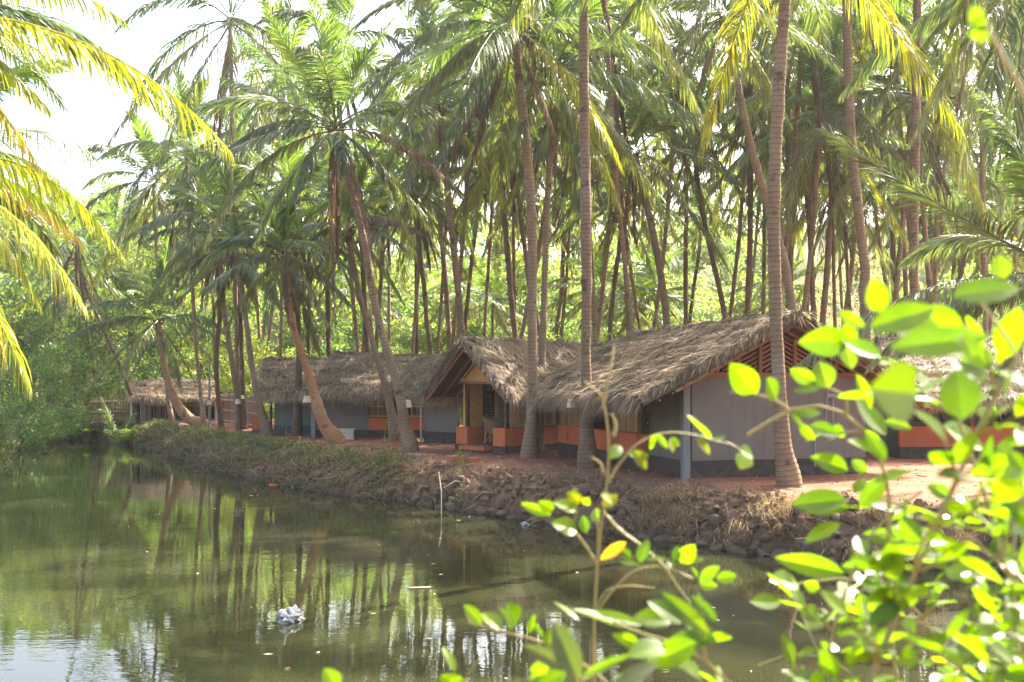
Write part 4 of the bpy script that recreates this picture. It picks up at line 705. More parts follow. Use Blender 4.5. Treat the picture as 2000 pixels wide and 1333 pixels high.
# young trunkless palm by the fence
def young_palm(label, px, Y, L, seed, nf=11):
    x = P(px, 0, Y)[0]; z = gz(x, Y); t = thing('young_palm', label, 'palm', (x, Y, z), 'young palms'); mb = MB(); rg = np.random.RandomState(seed)
    for k in range(nf): crown_frond(mb, np.array((x, Y, z)), k * 2.4, R(rg.uniform(48, 84)), L * rg.uniform(.7, 1.1), rg, (40, .05, 3), np.asarray(MID) * rg.uniform(.9, 1.5), .5)
    mb.build('crown', M['frond'], t); mb = MB()
    for k in range(7): a = k * .9; mb.tube([(x + .1 * math.cos(a), Y + .1 * math.sin(a), z - .1), (x + .14 * math.cos(a), Y + .14 * math.sin(a), z + .5)], [.05, .03], 6, (1.2, 1, .8))
    mb.build('leaf_bases', M['bark'], t)
young_palm('young trunkless palm growing in front of the fence left of the shed', 232, 52, 3.6, 81)
young_palm('small pale palm fanning out between shore bush and fence', 170, 54, 2.4, 82, 8)

# ------------------------------------------------------------------ bank vegetation, stones, litter
def bank_points(n, rg, d0, d1, X0, X1):
    seg = POND[:16]; L = np.linalg.norm(np.diff(seg, axis=0), axis=1); out = []
    while len(out) < n:
        k = rg.choice(len(L), p=L / L.sum()); t = rg.rand(); e = seg[k + 1] - seg[k]; nn = nrm(np.array((-e[1], e[0]))); nn = nn if nn[1] > 0 else -nn
        p = seg[k] + e * t + nn * rg.uniform(d0, d1)
        if X0 < p[0] < X1: out.append(p)
    out = np.array(out); return np.concatenate([out, ground(out[:, 0], out[:, 1])[:, None]], 1)
def blades(mb, p, rg, h, wd, col, spread=.5, per=9, hang=.2):
    n = len(p) * per; c = np.repeat(p, per, 0) + rg.normal(0, .05, (n, 3)) * (1, 1, .2); d = nrm(np.stack([rg.normal(0, spread, n), rg.normal(0, spread, n) - hang, np.ones(n)], 1)); L = (h * rg.uniform(.4, 1.2, n))[:, None]
    s = nrm(np.stack([rg.normal(0, 1, n), rg.normal(0, 1, n), np.zeros(n)], 1)) * wd; m = c + d * L * .6; t = m + nrm(d + (0, -hang, -.9) + rg.normal(0, .3, (n, 3))) * L * .5
    V = np.stack([c - s, c + s, m - s * .8, m + s * .8, t], 1).reshape(-1, 3); b = np.arange(n)[:, None] * 5
    mb.add(V, b + np.array([0, 1, 3, 2]), b + np.array([2, 3, 4]), np.repeat(np.asarray(col) * rg.uniform(.55, 1.4, (n, 1)), 5, 0))
rg = np.random.RandomState(91)
mb = MB(); p = bank_points(1500, rg, -.05, 1.1, -24, 9); m = vnoise(p[:, 0], p[:, 1], .35, 12) > -.15; blades(mb, p[m], rg, .28, .006, (.26, .19, .11)); p = bank_points(520, rg, .0, .75, 2.2, 9); p = p[vnoise(p[:, 0], p[:, 1], .5, 33) > .05]; blades(mb, p, rg, .42, .006, (.34, .25, .14), .6, 16, .5)
p = bank_points(260, rg, .8, 2.2, -24, 3); blades(mb, p, rg, .22, .005, (.30, .23, .13), .8, 8); tag(mb.build('dry_grass', M['straw']), kind='stuff')
mb = MB(); p = bank_points(3400, rg, -.1, 1.5, -25, -1.2); m = vnoise(p[:, 0], p[:, 1], .3, 14) > -.35; p = p[m]
for q in p[:2600]: leafcloud(mb, q + (0, 0, rg.uniform(.02, .26)), .18, 9, .085, np.array((.10, .125, .045)) * rg.uniform(.6, 1.5), rg, .7)
p = bank_points(300, rg, .25, 1.1, -1.2, 9)
for q in p: leafcloud(mb, q + (0, 0, .05), .12, 9, .05, np.array((.085, .10, .045)) * rg.uniform(.7, 1.4), rg, .7)
tag(mb.build('creeper_weeds', M['weed']), kind='stuff')
mb = MB(); p = bank_points(230, rg, -.1, .9, -16, 6)
for q in p:
    d = nrm(rg.normal(0, 1, 3) * (1, 1, .35)); L = rg.uniform(.25, .9); mb.tube([q + (0, 0, .04), q + d * L * .5 + (0, 0, rg.uniform(.02, .2)), q + d * L], [.009, .007, .003], 5, np.array((.9, .8, .7)) * rg.uniform(.4, 1.3))
tag(mb.build('dead_twigs', M['twig']), kind='stuff')
# ground litter on the red soil: pebbles and fallen bits
mb = MB(); n = 2600; x = rg.uniform(-12, 9, n); y = rg.uniform(17, 46, n); ok = pond_d(x, y) > 1.0; x, y = x[ok], y[ok]; z = ground(x, y)
for a, b, c in zip(x, y, z):
    r = rg.uniform(.012, .035); d = rg.normal(0, r * .3, (6, 3)); v = np.array([(r, 0, 0), (-r, 0, 0), (0, r, 0), (0, -r, 0), (0, 0, r * .8), (0, 0, -r)]) + d + (a, b, c); mb.add(v, t=[(0, 2, 4), (2, 1, 4), (1, 3, 4), (3, 0, 4)], col=np.array((.33, .17, .10)) * rg.uniform(.4, 1.7))
tag(mb.build('gravel', M['weed']), kind='stuff')
mb = MB(); n = 3800; x = rg.uniform(-12, 12, n); y = rg.uniform(16.5, 46, n); ok = (pond_d(x, y) > .7) & (vnoise(x, y, .3, 41) > -.3); x, y = x[ok], y[ok]; z = ground(x, y) + rg.uniform(.008, .03, len(x)); n = len(x)
a = rg.rand(n) * 6.28; L = rg.uniform(.03, .16, n); wd = rg.uniform(.008, .03, n); ca, sa = np.cos(a), np.sin(a); tl = rg.normal(0, .012, (n, 4))
V = np.stack([np.stack([x + ca * L * u - sa * wd * v, y + sa * L * u + ca * wd * v, z + tl[:, k]], -1) for k, (u, v) in enumerate(((-1, 0), (0, 1), (1, 0), (0, -1)))], 1).reshape(-1, 3)
mb.add(V, np.arange(n)[:, None] * 4 + np.arange(4), col=np.repeat(np.array((.20, .125, .07)) * rg.uniform(.4, 1.8, (n, 1)), 4, 0)); tag(mb.build('leaf_litter', M['straw']), kind='stuff')
# clods and rubble breaking up the bank
mb = MB(); p = bank_points(2600, rg, -.05, 1.0, -23, 9.5)
for q in p:
    r = rg.uniform(.03, .12) * (1.3 if q[0] > -3 else .9); n, m = 6, 4; d = []
    for i in range(m):
        for j in range(n): th = math.pi * (i + .5) / m; ph = 6.2832 * j / n; d.append(np.array((math.sin(th) * math.cos(ph), math.sin(th) * math.sin(ph), math.cos(th))) * r * rg.uniform(.6, 1.25))
    mb.add(np.array(d) + q + (0, 0, r * .1), [(i * n + j, (i + 1) * n + j, (i + 1) * n + (j + 1) % n, i * n + (j + 1) % n) for i in range(m - 1) for j in range(n)] + [(0, 1, 2, 3), (0, 3, 4, 5)], col=(1, 0, .3 if q[2] < -.85 else 0))
tag(mb.build('rubble', M['soil']), kind='stuff')
# stones of the dry wall
def rock_mesh(seed):
    rg = np.random.RandomState(seed); n, m = 14, 9; V = []; sh = rg.uniform(.75, 1.2, 3)
    pl = nrm(rg.normal(0, 1, (11, 3))); pd = rg.uniform(.5, .82, 11)
    for i in range(m):
        for j in range(n):
            th = math.pi * (i + .5) / m; ph = 6.2832 * j / n; d = np.array((math.sin(th) * math.cos(ph), math.sin(th) * math.sin(ph), math.cos(th))); r = 1.0
            c = pl @ d; r = min([1.0] + [float(q / k) for k, q in zip(c, pd) if k > .3]); r *= 1 + .08 * mnoise.noise(Vector(d * 2.2) + Vector((seed, 0, 0))); V.append(d * r * sh)
    top, bot = np.mean(V[:n], 0), np.mean(V[-n:], 0); V += [top, bot]; Q = [(i * n + j, (i + 1) * n + j, (i + 1) * n + (j + 1) % n, i * n + (j + 1) % n) for i in range(m - 1) for j in range(n)]
    T = [(n * m, j, (j + 1) % n) for j in range(n)] + [(n * m + 1, (m - 1) * n + (j + 1) % n, (m - 1) * n + j) for j in range(n)]
    mb = MB(); mb.add(V, Q, T); o = mb.build('stone', M['rock'], smooth=True); return o
rocks = [rock_mesh(700 + k) for k in range(7)]; used = set(); rr_ = random.Random(5); nst = 0
def put_rock(x, y, z, s, label='dark rough stone of the dry wall along the water', group='stones of the dry wall'):
    global nst
    k = rr_.randrange(7); o = rocks[k] if k not in used else rocks[k].copy()
    if k in used: C.objects.link(o)
    used.add(k); o.location = (float(x), float(y), float(z)); f = [s * rr_.uniform(.8, 1.25) for _ in range(3)]; f[2] *= .85; o.scale = f; o.rotation_euler = (rr_.uniform(-.4, .4), rr_.uniform(-.4, .4), rr_.uniform(0, 6.28)); tag(o, label, 'stone', group); nst += 1; return o
seg = POND[5:15]; Ls = np.linalg.norm(np.diff(seg, axis=0), axis=1)
def along(dist):
    for k, L in enumerate(Ls):
        if dist <= L: e = (seg[k + 1] - seg[k]) / L; n_ = np.array((-e[1], e[0])); n_ = n_ if n_[1] > 0 else -n_; return seg[k] + e * dist, n_
        dist -= L
    return None, None
for row, (dd, zz, r0, r1) in enumerate(((-.05, -1.0, .12, .22), (.06, -.78, .13, .21), (.17, -.52, .11, .19), (.32, -.28, .09, .16))):
    s = rr_.uniform(2.0, 2.4) if row < 2 else 5.0
    while True:
        r = rr_.uniform(r0, r1); s += r * 1.75 + (rr_.uniform(0, .12) if row < 1 else rr_.uniform(0, .5) if row < 2 else rr_.uniform(.3, 1.9)); q, n_ = along(s)
        if q is None or q[0] > 10: break
        if q[0] < 1 and rr_.random() < .35 + .1 * row: continue
        q = q + n_ * (dd + .07 + rr_.uniform(-.06, .06)); put_rock(q[0], q[1], zz + rr_.uniform(-.06, .06), r)
for px, py, Y, r, lab in ((1500, 972, 18.3, .20, 'rounded sunlit stone on top of the bank, below the pale ringed palm'), (1470, 985, 18.2, .14, 'grey stone just left of the rounded sunlit top stone'), (1135, 938, 21.9, .14, 'dark angular stone on the bank lip below the straight grey palm'), (1345, 962, 19.6, .15, 'dark stone on the bank lip below the hut corner post'), (765, 968, 26.7, .16, 'pale flat stone at the water edge left of the splintered stump'), (740, 970, 26.9, .10, 'small brownish stone at the water edge, left of the pale flat one')):
    p = P(px, py, Y); g = gz(p[0], Y); put_rock(p[0], p[1], max(g + r * .25, -1.0), r, lab, None)
# bricks left lying by the path
mb0 = None
for k, (dx, dy, dz, a) in enumerate(((0, 0, 0, .2), (.02, .02, .13, .35), (.46, .25, 0, .9))):
    p = P(888, 905, 26.4); x, y = p[0] + dx, p[1] + dy; z = gz(x, y)
    if mb0 is None: mb0 = MB(); mb0.box((0, 0, .06), (1, 0, 0), (0, 1, 0), (0, 0, 1), (.19, .10, .058)); br = mb0.build('laterite_block', M['brick'])
    else: br = br.copy(); C.objects.link(br)
    br.location = (x, y, z + dz); br.rotation_euler = (0, 0, a); tag(br, ('red laterite block at the bottom of the little pile on the bank', 'red laterite block lying on top of another near the chair hut', 'red laterite block lying apart, right of the little pile')[k], 'brick', 'laterite blocks on the bank')
mb = MB(); p = P(672, 862, 37.6); x, y = p[0], p[1]; z = gz(x, y); mb.box((x, y, z + .17), (1, 0, 0), (0, 1, 0), (0, 0, 1), (.34, .16, .17)); mb.box((x, y, z + .37), (1, 0, 0), (0, 1, 0), (0, 0, 1), (.37, .19, .03)); tag(mb.build('masonry_bench', M['pale']), 'low pale masonry bench against the left hut wall', 'bench')
def crumple(name, label, px, py, s, mat, seed, group=None, cat='litter', Y=None, z=None, flat=.6):
    rg = np.random.RandomState(seed); Y = Y or 2000 * 3.0 / (py - HOR); p = P(px, py, Y); z = -1.0 if z is None else z; n, m = 18, 10; V = []
    for i in range(m):
        for j in range(n):
            th = math.pi * (i + .5) / m; ph = 6.2832 * j / n; d = np.array((math.sin(th) * math.cos(ph), math.sin(th) * math.sin(ph), math.cos(th) * flat)); lob = 1 + .55 * mnoise.noise(Vector(d * 1.6) + Vector((seed * 3.1, 0, 0))) + .35 * mnoise.noise(Vector(d * 4) + Vector((seed, 5, 0))); V.append(d * s * lob * rg.uniform(.8, 1.08) + (p[0], Y, z + .1 * s))
    mb = MB(); mb.add(V, [(i * n + j, (i + 1) * n + j, (i + 1) * n + (j + 1) % n, i * n + (j + 1) % n) for i in range(m - 1) for j in range(n)]); return tag(mb.build(name, mat), label, cat, group)
crumple('plastic_bag', 'crumpled white plastic bag floating in the middle of the pond', 565, 1212, .19, M['plastic'], 1, None, 'litter', None, None, .75)
crumple('plastic_bag', 'small bluish plastic scrap at the foot of the stone wall', 1026, 1024, .10, M['plastic'], 2, None, 'litter', 21.9)
M['orange'] = m_plain('orange_plastic', (.55, .11, .03), (.65, .17, .05), 5, .5)
crumple('orange_float', 'small flat orange scrap floating by the weedy bank', 534, 943, .16, M['orange'], 3, None, 'litter', 30.6, None, .15)
M['purple'] = m_plain('purple_cloth', (.05, .018, .04), (.09, .035, .07), 9, .8)
crumple('purple_cloth', 'dark purple cloth caught on the bank below the sapling', 747, 925, .22, M['purple'], 4, None, 'cloth', 27.6, -.55, 1.0)
# white dusting of lime on the path
mb = MB(); p0 = P(805, 888, 29.2)
for k in range(420):
    x, y = p0[0] + rg.normal(0, .38), p0[1] + rg.normal(0, .22); z = gz(x, y) + .012; r = rg.uniform(.008, .03); a = rg.rand() * 6.28; mb.add([(x + r * math.cos(a + b), y + r * math.sin(a + b), z + rg.uniform(0, .01)) for b in (0, 1.6, 3.1, 4.7)], [(0, 1, 2, 3)], col=(.7, .68, .64))
tag(mb.build('lime_chips', M['pale']), kind='stuff')
mb = MB(); p = P(806, 975, 26.3)
for k in range(14): a = rg.rand() * 6.28; mb.tube([(p[0] + .07 * math.cos(a), p[1] + .07 * math.sin(a), -1.2), (p[0] + .11 * math.cos(a) * rg.rand(), p[1] + .09 * math.sin(a), -1 + rg.uniform(.15, .75 if k < 3 else .3))], [.035, .012], 5, (1.4, 1.3, 1.2))
tag(mb.build('splintered_stump', M['twig']), 'pale splintered stump standing in the water at the bank foot', 'stump')
mb = MB(); a_, b_ = P(857, 922, 24.7), P(862, 1008, 23.6); mb.tube([a_, (a_ + b_) / 2 + (.03, 0, .05), (b_[0], b_[1], -1.3)], .009, 6, (1.2, 1.1, 1.0)); tag(mb.build('stick', M['twig']), 'thin pale stick standing in the water left of the stone wall', 'stick')
mb = MB(); mb.box((P(820, 1148, 15.1)[0], 15.1, -.99), nrm(np.array((1, .12, 0))), nrm(np.array((-.12, 1, 0))), (0, 0, 1), (.16, .03, .006)); tag(mb.build('floating_husk', M['twig']), 'long pale husk floating on the open water below the porch reflection', 'litter')
mb = MB(); p = P(1472, 1010, 0.1)
fl_o = None
for k in range(70):
    px, py = rg.uniform(250, 1550), rg.uniform(960, 1330) if k % 3 else rg.uniform(940, 1080); Y = 6000 / (py - HOR); x = P(px, py, Y)[0]
    if pond_d(np.array([x]), np.array([Y]))[0] > -.3: continue
    if fl_o is None:
        mb = MB(); mb.add([(-.05, 0, .006), (0, .018, .012), (.05, 0, .008), (0, -.018, .004)], [(0, 1, 2, 3)], col=(.5, .45, .3)); fl_o = mb.build('floating_leaf', M['weed'])
    else: fl_o = fl_o.copy(); C.objects.link(fl_o)
    fl_o.location = (x, Y, -.998); fl_o.rotation_euler = (0, 0, rg.rand() * 6.28); fl_o.scale = (rg.uniform(.5, 1.3),) * 3; tag(fl_o, 'tiny pale leaf floating on the open water', 'leaf', 'leaves floating on the pond')
# sapling on the bank
def sapling(label, px, py, Y, h, seed, nl=16, size=.16):
    x = P(px, 0, Y)[0]; z = gz(x, Y); t = thing('sapling', label, 'plant', (x, Y, z)); rg = np.random.RandomState(seed); mb = MB(); mb.tube([(x, Y, z - .1), (x + .03, Y, z + h * .6), (x + .06, Y, z + h)], [.014, .01, .005], 6); lm = MB()
    for k in range(nl):
        a = k * 2.4; zz = z + h * (.25 + .75 * k / nl); d = np.array((math.cos(a), math.sin(a), rg.uniform(-.3, .4))); leaf(lm, np.array((x + .03, Y, zz)), d, size * rg.uniform(.7, 1.1), .45, np.array((.06, .10, .035)) * rg.uniform(.7, 1.3), rg)
    mb.build('stem', M['stem'], t); lm.build('leaves', M['weed'], t)
def leaf(mb, p, d, L, wr, col, rg, nv=None, curl=None):
    d = nrm(d); nv = rg.normal(0, 1, 3) * .6 + (0, 0, 1) if nv is None else np.asarray(nv, float); s = nrm(np.cross(d, nv)); nv = np.cross(s, d); t = np.linspace(0, 1, 9); cu = rg.uniform(-.22, .10) if curl is None else curl
    wp = np.sin(math.pi * t ** .85) ** .8 * wr * L * .5; wp[0] = .012 * L; wp[-1] = 0; mid = p + d * (t * L)[:, None] + nv * (cu * L * t * t)[:, None]; fold = rg.uniform(.1, .38); vv = t * 8
    V = np.concatenate([mid - s * wp[:, None] + nv * (wp * fold)[:, None], mid, mid + s * wp[:, None] + nv * (wp * fold)[:, None]]); i = np.arange(8); Q = np.concatenate([np.stack([i, i + 9, i + 10, i + 1], -1), np.stack([i + 9, i + 18, i + 19, i + 10], -1)])
    tip = np.concatenate([t, t, t]); mb.add(V, Q, col=np.asarray(col)[None] * (1 + .12 * (tip[:, None] - .5)) * np.where(np.arange(27)[:, None] // 9 == 1, 1.22, 1.0), ln=np.concatenate([vv - 2.2, vv, vv - 2.2]) + 5)
sapling('broad-leaved sapling on the bank crest below the big leaning palm', 750, 890, 29.0, 1.0, 5)
sapling('small leafy weed standing on the bank crest before the blue-grey wall', 557, 858, 35.5, .7, 6, 14, .14)
# ------------------------------------------------------------------ foreground bushes on the near bank
BR = np.array((.082, .150, .007)); BY = np.array((.13, .15, .012)); BO = np.array((.24, .15, .03))
rgF = np.random.RandomState(17)
class Bush:
    def __init__(s, label, px, Y, name='leafy_bush'):
        s.x, s.y = P(px, 0, Y)[0], Y; s.z = gz(s.x, s.y); s.t = thing(name, label, 'bush', (s.x, s.y, s.z), 'leafy plants on the near bank'); s.st = MB(); s.lf = MB()
    def stem(s, pts, w, root=False, col=(1, 1, 1)):
        """pts (px, py, Y) from the root side"""
        q = [P(*p) for p in pts]
        if root: q = [np.array((s.x + rgF.normal(0, .05), s.y, s.z - .1)), (q[0] + (s.x, s.y, s.z)) / 2 + (0, 0, .2)] + q
        q = np.array(q); n = max(8, len(q) * 5); sp = spline(np.concatenate([q, np.zeros((len(q), 1))], 1), n)[:, :3]; s.st.tube(sp, np.linspace(w, w * .45, n) * (1 + .12 * rgF.normal(0, 1, n)), 7, col); return sp
    def leaf2(s, x0, y0, x1, y1, Y, wr=.55, col=None, dY=None, tw=None):
        p, q = P(x0, y0, Y), P(x1, y1, Y + (rgF.uniform(-.03, .03) if dY is None else dY)); view = nrm(np.array((0, 0, CAMZ)) - p); nv = view + rgF.normal(0, .28, 3) + np.array((.1, .1, .35)) if tw is None else np.asarray(tw)
        c = BR * rgF.uniform(.8, 1.2) * (rgF.uniform(.88, 1.05), 1, 1) if col is None else col
        leaf(s.lf, p, q - p, np.linalg.norm(q - p), wr, c, rgF, nv)
    def twig(s, p, d, n, L, gap):
        d = nrm(d); q = [p]
        for k in range(n): d = nrm(d + rgF.normal(0, .13, 3) + (0, 0, -.02)); q.append(q[-1] + d * gap)
        q = np.array(q); s.st.tube(q, np.linspace(.0028, .0013, len(q)), 5, (1, 1, 1))
        for k in range(1, n + 1):
            tn = nrm(q[k] - q[k - 1]); sd = nrm(np.cross(tn, (0, 0, 1)) + rgF.normal(0, .3, 3))
            for sg in ((-1, 1) if k < n else (0,)):
                dd = nrm(tn * .75 + sd * sg * .85 + rgF.normal(0, .2, 3) + (0, 0, rgF.uniform(-.35, .2)))
                c = BR * rgF.uniform(.75, 1.25) * (rgF.uniform(.85, 1.08), 1, 1); c = BY * .9 if rgF.rand() < .008 else c
                leaf(s.lf, q[k], dd, L * rgF.uniform(.6, 1.12) * (.75 + .35 * k / n), rgF.uniform(.45, .66), c, rgF)
    def grow(s, sp, n, L, gap, f0=.2, f1=1.0, nn=(2, 4)):
        for k in range(n):
            i = int((len(sp) - 2) * rgF.uniform(f0, f1)); tn = nrm(sp[i + 1] - sp[i]); a = rgF.rand() * 6.28; sd = nrm(np.cross(tn, (math.cos(a), math.sin(a), .3))); s.twig(sp[i], tn * .5 + sd * .9 + (0, 0, .15), rgF.randint(nn[0], nn[1] + 1), L, gap)
    def done(s, tw=False): s.st.build('stems', M['twig'] if tw else M['stem'], s.t); s.lf.build('leaves', M['bright'], s.t)
# upright sprig in the middle
b = Bush('slender upright sprig with bright leaves rising before the water in the middle', 1150, 1.72, 'sprig'); Y = 1.7
b.stem([(1160, 1420, Y), (1162, 1190, Y), (1168, 1090, Y), (1178, 1000, Y), (1186, 940, Y), (1189, 880, Y), (1184, 810, Y), (1166, 760, Y), (1142, 746, Y)], .0042, True, (1.1, 1.15, .8)); b.stem([(1178, 790, Y), (1190, 735, Y), (1200, 672, Y + .02)], .0028, col=(1.2, 1.4, .6)); b.stem([(1199, 852, Y), (1203, 830, Y), (1194, 808, Y)], .0035, col=(1.6, 1.5, 1))
b.stem([(1178, 1000, Y), (1210, 1035, Y), (1250, 1065, Y), (1295, 1105, Y), (1330, 1155, Y), (1350, 1180, Y)], .0028); b.stem([(1166, 1100, Y), (1140, 1060, Y), (1120, 1030, Y), (1128, 1000, Y)], .0026); b.stem([(1166, 1010, Y), (1168, 1050, Y), (1166, 1100, Y)], .002); b.stem([(1186, 945, Y), (1215, 900, Y), (1245, 868, Y), (1290, 848, Y), (1345, 848, Y), (1400, 862, Y), (1436, 872, Y), (1446, 880, Y)], .0024)
b.stem([(1162, 1200, Y), (1200, 1150, Y), (1240, 1115, Y), (1300, 1108, Y), (1352, 1130, Y)], .0024, col=(1.2, 1.1, 1.0)); b.stem([(1165, 1185, Y), (1185, 1155, Y), (1215, 1146, Y), (1280, 1149, Y)], .0019, col=(1.5, 1.1, .7)); b.stem([(1180, 925, Y), (1172, 905, Y), (1155, 893, Y)], .003, col=(1.6, 1.5, 1.3))
for (x0, y0, x1, y1, wr, c) in ((1076, 1007, 1016, 983, .32, 0), (1081, 998, 1050, 978, .5, 0), (1129, 1000, 1082, 976, .72, 0), (1135, 984, 1110, 964, .55, 2), (1126, 1038, 1082, 1018, .75, 0), (1144, 1042, 1138, 1008, .6, 0), (1168, 1020, 1158, 990, .6, 0), (1177, 990, 1207, 966, .7, 2), (1196, 982, 1178, 964, .6, 2), (1228, 887, 1267, 892, .5, 0), (1238, 880, 1264, 918, .55, 2), (1212, 872, 1194, 892, .6, 0), (1279, 848, 1270, 880, .35, 0), (1283, 848, 1305, 878, .35, 0), (1309, 857, 1315, 885, .6, 2), (1310, 856, 1330, 873, .5, 0), (1384, 858, 1341, 811, .66, 0), (1360, 857, 1391, 888, .42, 2), (1392, 858, 1418, 854, .4, 0), (1444, 879, 1475, 890, .7, 0), (1459, 888, 1444, 918, .85, 0), (1223, 1060, 1171, 1094, .36, 3), (1249, 1099, 1265, 1051, .5, 0), (1230, 1092, 1216, 1072, .6, 0), (1250, 1102, 1210, 1096, .4, 0), (1260, 1095, 1300, 1085, .35, 0), (1318, 1097, 1325, 1065, .6, 0), (1330, 1099, 1358, 1063, .66, 0), (1335, 1097, 1380, 1091, .25, 0), (1399, 1131, 1440, 1125, .62, 0), (1366, 1138, 1402, 1106, .55, 0), (1368, 1142, 1402, 1146, .5, 0), (1362, 1128, 1352, 1108, .35, 0), (1320, 1105, 1302, 1098, .4, 0), (1110, 966, 1128, 958, .5, 2), (1140, 985, 1150, 972, .6, 0)):
    b.leaf2(x0, y0, x1, y1, Y + rgF.uniform(-.03, .03), wr, None if c == 0 else (BY * rgF.uniform(.8, 1.1) if c == 2 else BO))
b.done()
# low leafy plant along the bottom
b = Bush('low spreading leafy plant across the bottom centre', 1120, 1.5); Y = 1.55
s1 = b.stem([(1300, 1500, Y), (1230, 1380, Y), (1130, 1290, Y), (1050, 1250, Y), (980, 1235, Y), (915, 1215, Y)], .0034, True); s2 = b.stem([(1500, 1460, Y - .1), (1420, 1330, Y - .1), (1330, 1260, Y - .1), (1260, 1240, Y - .1), (1200, 1215, Y)], .0045, True, (1.3, 1.1, .9)); s3 = b.stem([(900, 1480, Y), (905, 1340, Y), (930, 1285, Y), (950, 1270, Y)], .002, True); s4 = b.stem([(1180, 1520, Y - .2), (1135, 1320, Y - .2), (1100, 1220, Y - .2)], .0035, True)
for (x0, y0, x1, y1, wr, dy) in ((940, 1222, 904, 1181, .5, 0), (976, 1231, 943, 1188, .6, 0), (1006, 1224, 994, 1180, .8, 0), (1010, 1223, 980, 1190, .4, .03), (1033, 1237, 1043, 1200, .45, 0), (1069, 1264, 1075, 1226, .75, 0), (1060, 1245, 1040, 1212, .3, 0), (1225, 1229, 1122, 1178, .36, 0), (1252, 1222, 1160, 1185, .2, 0), (1130, 1212, 1084, 1168, .22, 0), (1250, 1260, 1200, 1240, .45, 0), (1300, 1262, 1228, 1272, .6, -.2), (1360, 1255, 1260, 1300, .5, -.2), (1400, 1250, 1310, 1240, .4, -.1), (1250, 1250, 1390, 1310, .3, -.15), (1330, 1216, 1268, 1172, .6, -.3), (1310, 1215, 1240, 1200, .7, -.3), (1385, 1240, 1290, 1158, .3, -.3), (1400, 1215, 1350, 1160, .35, -.3), (889, 1312, 868, 1258, .35, 0), (905, 1345, 860, 1320, .6, 0), (1130, 1330, 1080, 1210, .42, -.45), (1140, 1320, 1230, 1275, .2, -.4), (1120, 1310, 1020, 1260, .3, -.4), (1200, 1340, 1290, 1290, .3, -.4), (1035, 1330, 1075, 1290, .4, -.2), (1085, 1300, 1030, 1310, .5, -.2), (660, 1345, 635, 1308, .8, 0), (1050, 1345, 1110, 1310, .5, -.1), (1100, 1252, 1120, 1225, .5, 0), (1090, 1280, 1082, 1250, .5, 0)):
    b.leaf2(x0, y0, x1, y1, Y + dy, wr, np.array((.06, .085, .05)) if (dy < -.38 and wr > .25) else None)
b.grow(s1, 12, .045, .03, .1, .9, (1, 3)); b.grow(s1, 10, .034, .022, .55, .9, (2, 3)); b.grow(s2, 12, .036, .024, .5, .8, (2, 4)); b.grow(s2, 26, .055, .032, .2, 1, (2, 3)); b.grow(s4, 8, .05, .03, .4, 1, (1, 3)); b.done()
# the big bush at the right
b = Bush('large bright green bush filling the right foreground', 1830, 1.5); Y = 1.6
s1 = b.stem([(1790, 1520, Y), (1745, 1280, Y), (1735, 1080, Y), (1730, 930, Y), (1690, 845, Y), (1620, 795, Y), (1550, 800, Y), (1460, 850, Y)], .0055, True, (1.2, 1.1, .9)); s1b = b.stem([(1545, 805, Y), (1520, 785, Y), (1480, 772, Y), (1425, 766, Y)], .0028, col=(1.1, 1.1, .8)); s1c = b.stem([(1655, 815, Y), (1650, 775, Y), (1615, 757, Y)], .0028)
s2 = b.stem([(1640, 1520, 1.25), (1760, 1180, 1.25), (1850, 980, 1.25), (1930, 800, 1.25), (2040, 600, 1.25)], .0066, True, (.75, .8, .4)); s3 = b.stem([(2030, 1480, 1.45), (1975, 1150, 1.45), (1900, 900, 1.45), (1830, 720, 1.45), (1750, 600, 1.45)], .005, True); s4 = b.stem([(1960, 1500, 1.7), (1840, 1260, 1.7), (1740, 1150, 1.7), (1640, 1130, 1.7), (1520, 1150, 1.7)], .004, True)
s5 = b.stem([(1560, 1500, 1.55), (1610, 1300, 1.55), (1650, 1160, 1.55), (1720, 1020, 1.55), (1800, 960, 1.55)], .005, True, (.9, .9, .5)); s6 = b.stem([(2060, 1400, 1.3), (2000, 1150, 1.3), (1900, 1050, 1.3), (1790, 1010, 1.3)], .004, True); s7 = b.stem([(2100, 1300, 1.2), (2060, 950, 1.2), (1990, 700, 1.2), (1900, 570, 1.2)], .004, True); s8 = b.stem([(2090, 1200, .9), (2060, 600, .9), (2010, 200, .9), (1925, 50, .9)], .004, True)
s9 = b.stem([(1760, 1500, 1.8), (1640, 1300, 1.8), (1560, 1275, 1.8), (1480, 1300, 1.8)], .002, True)
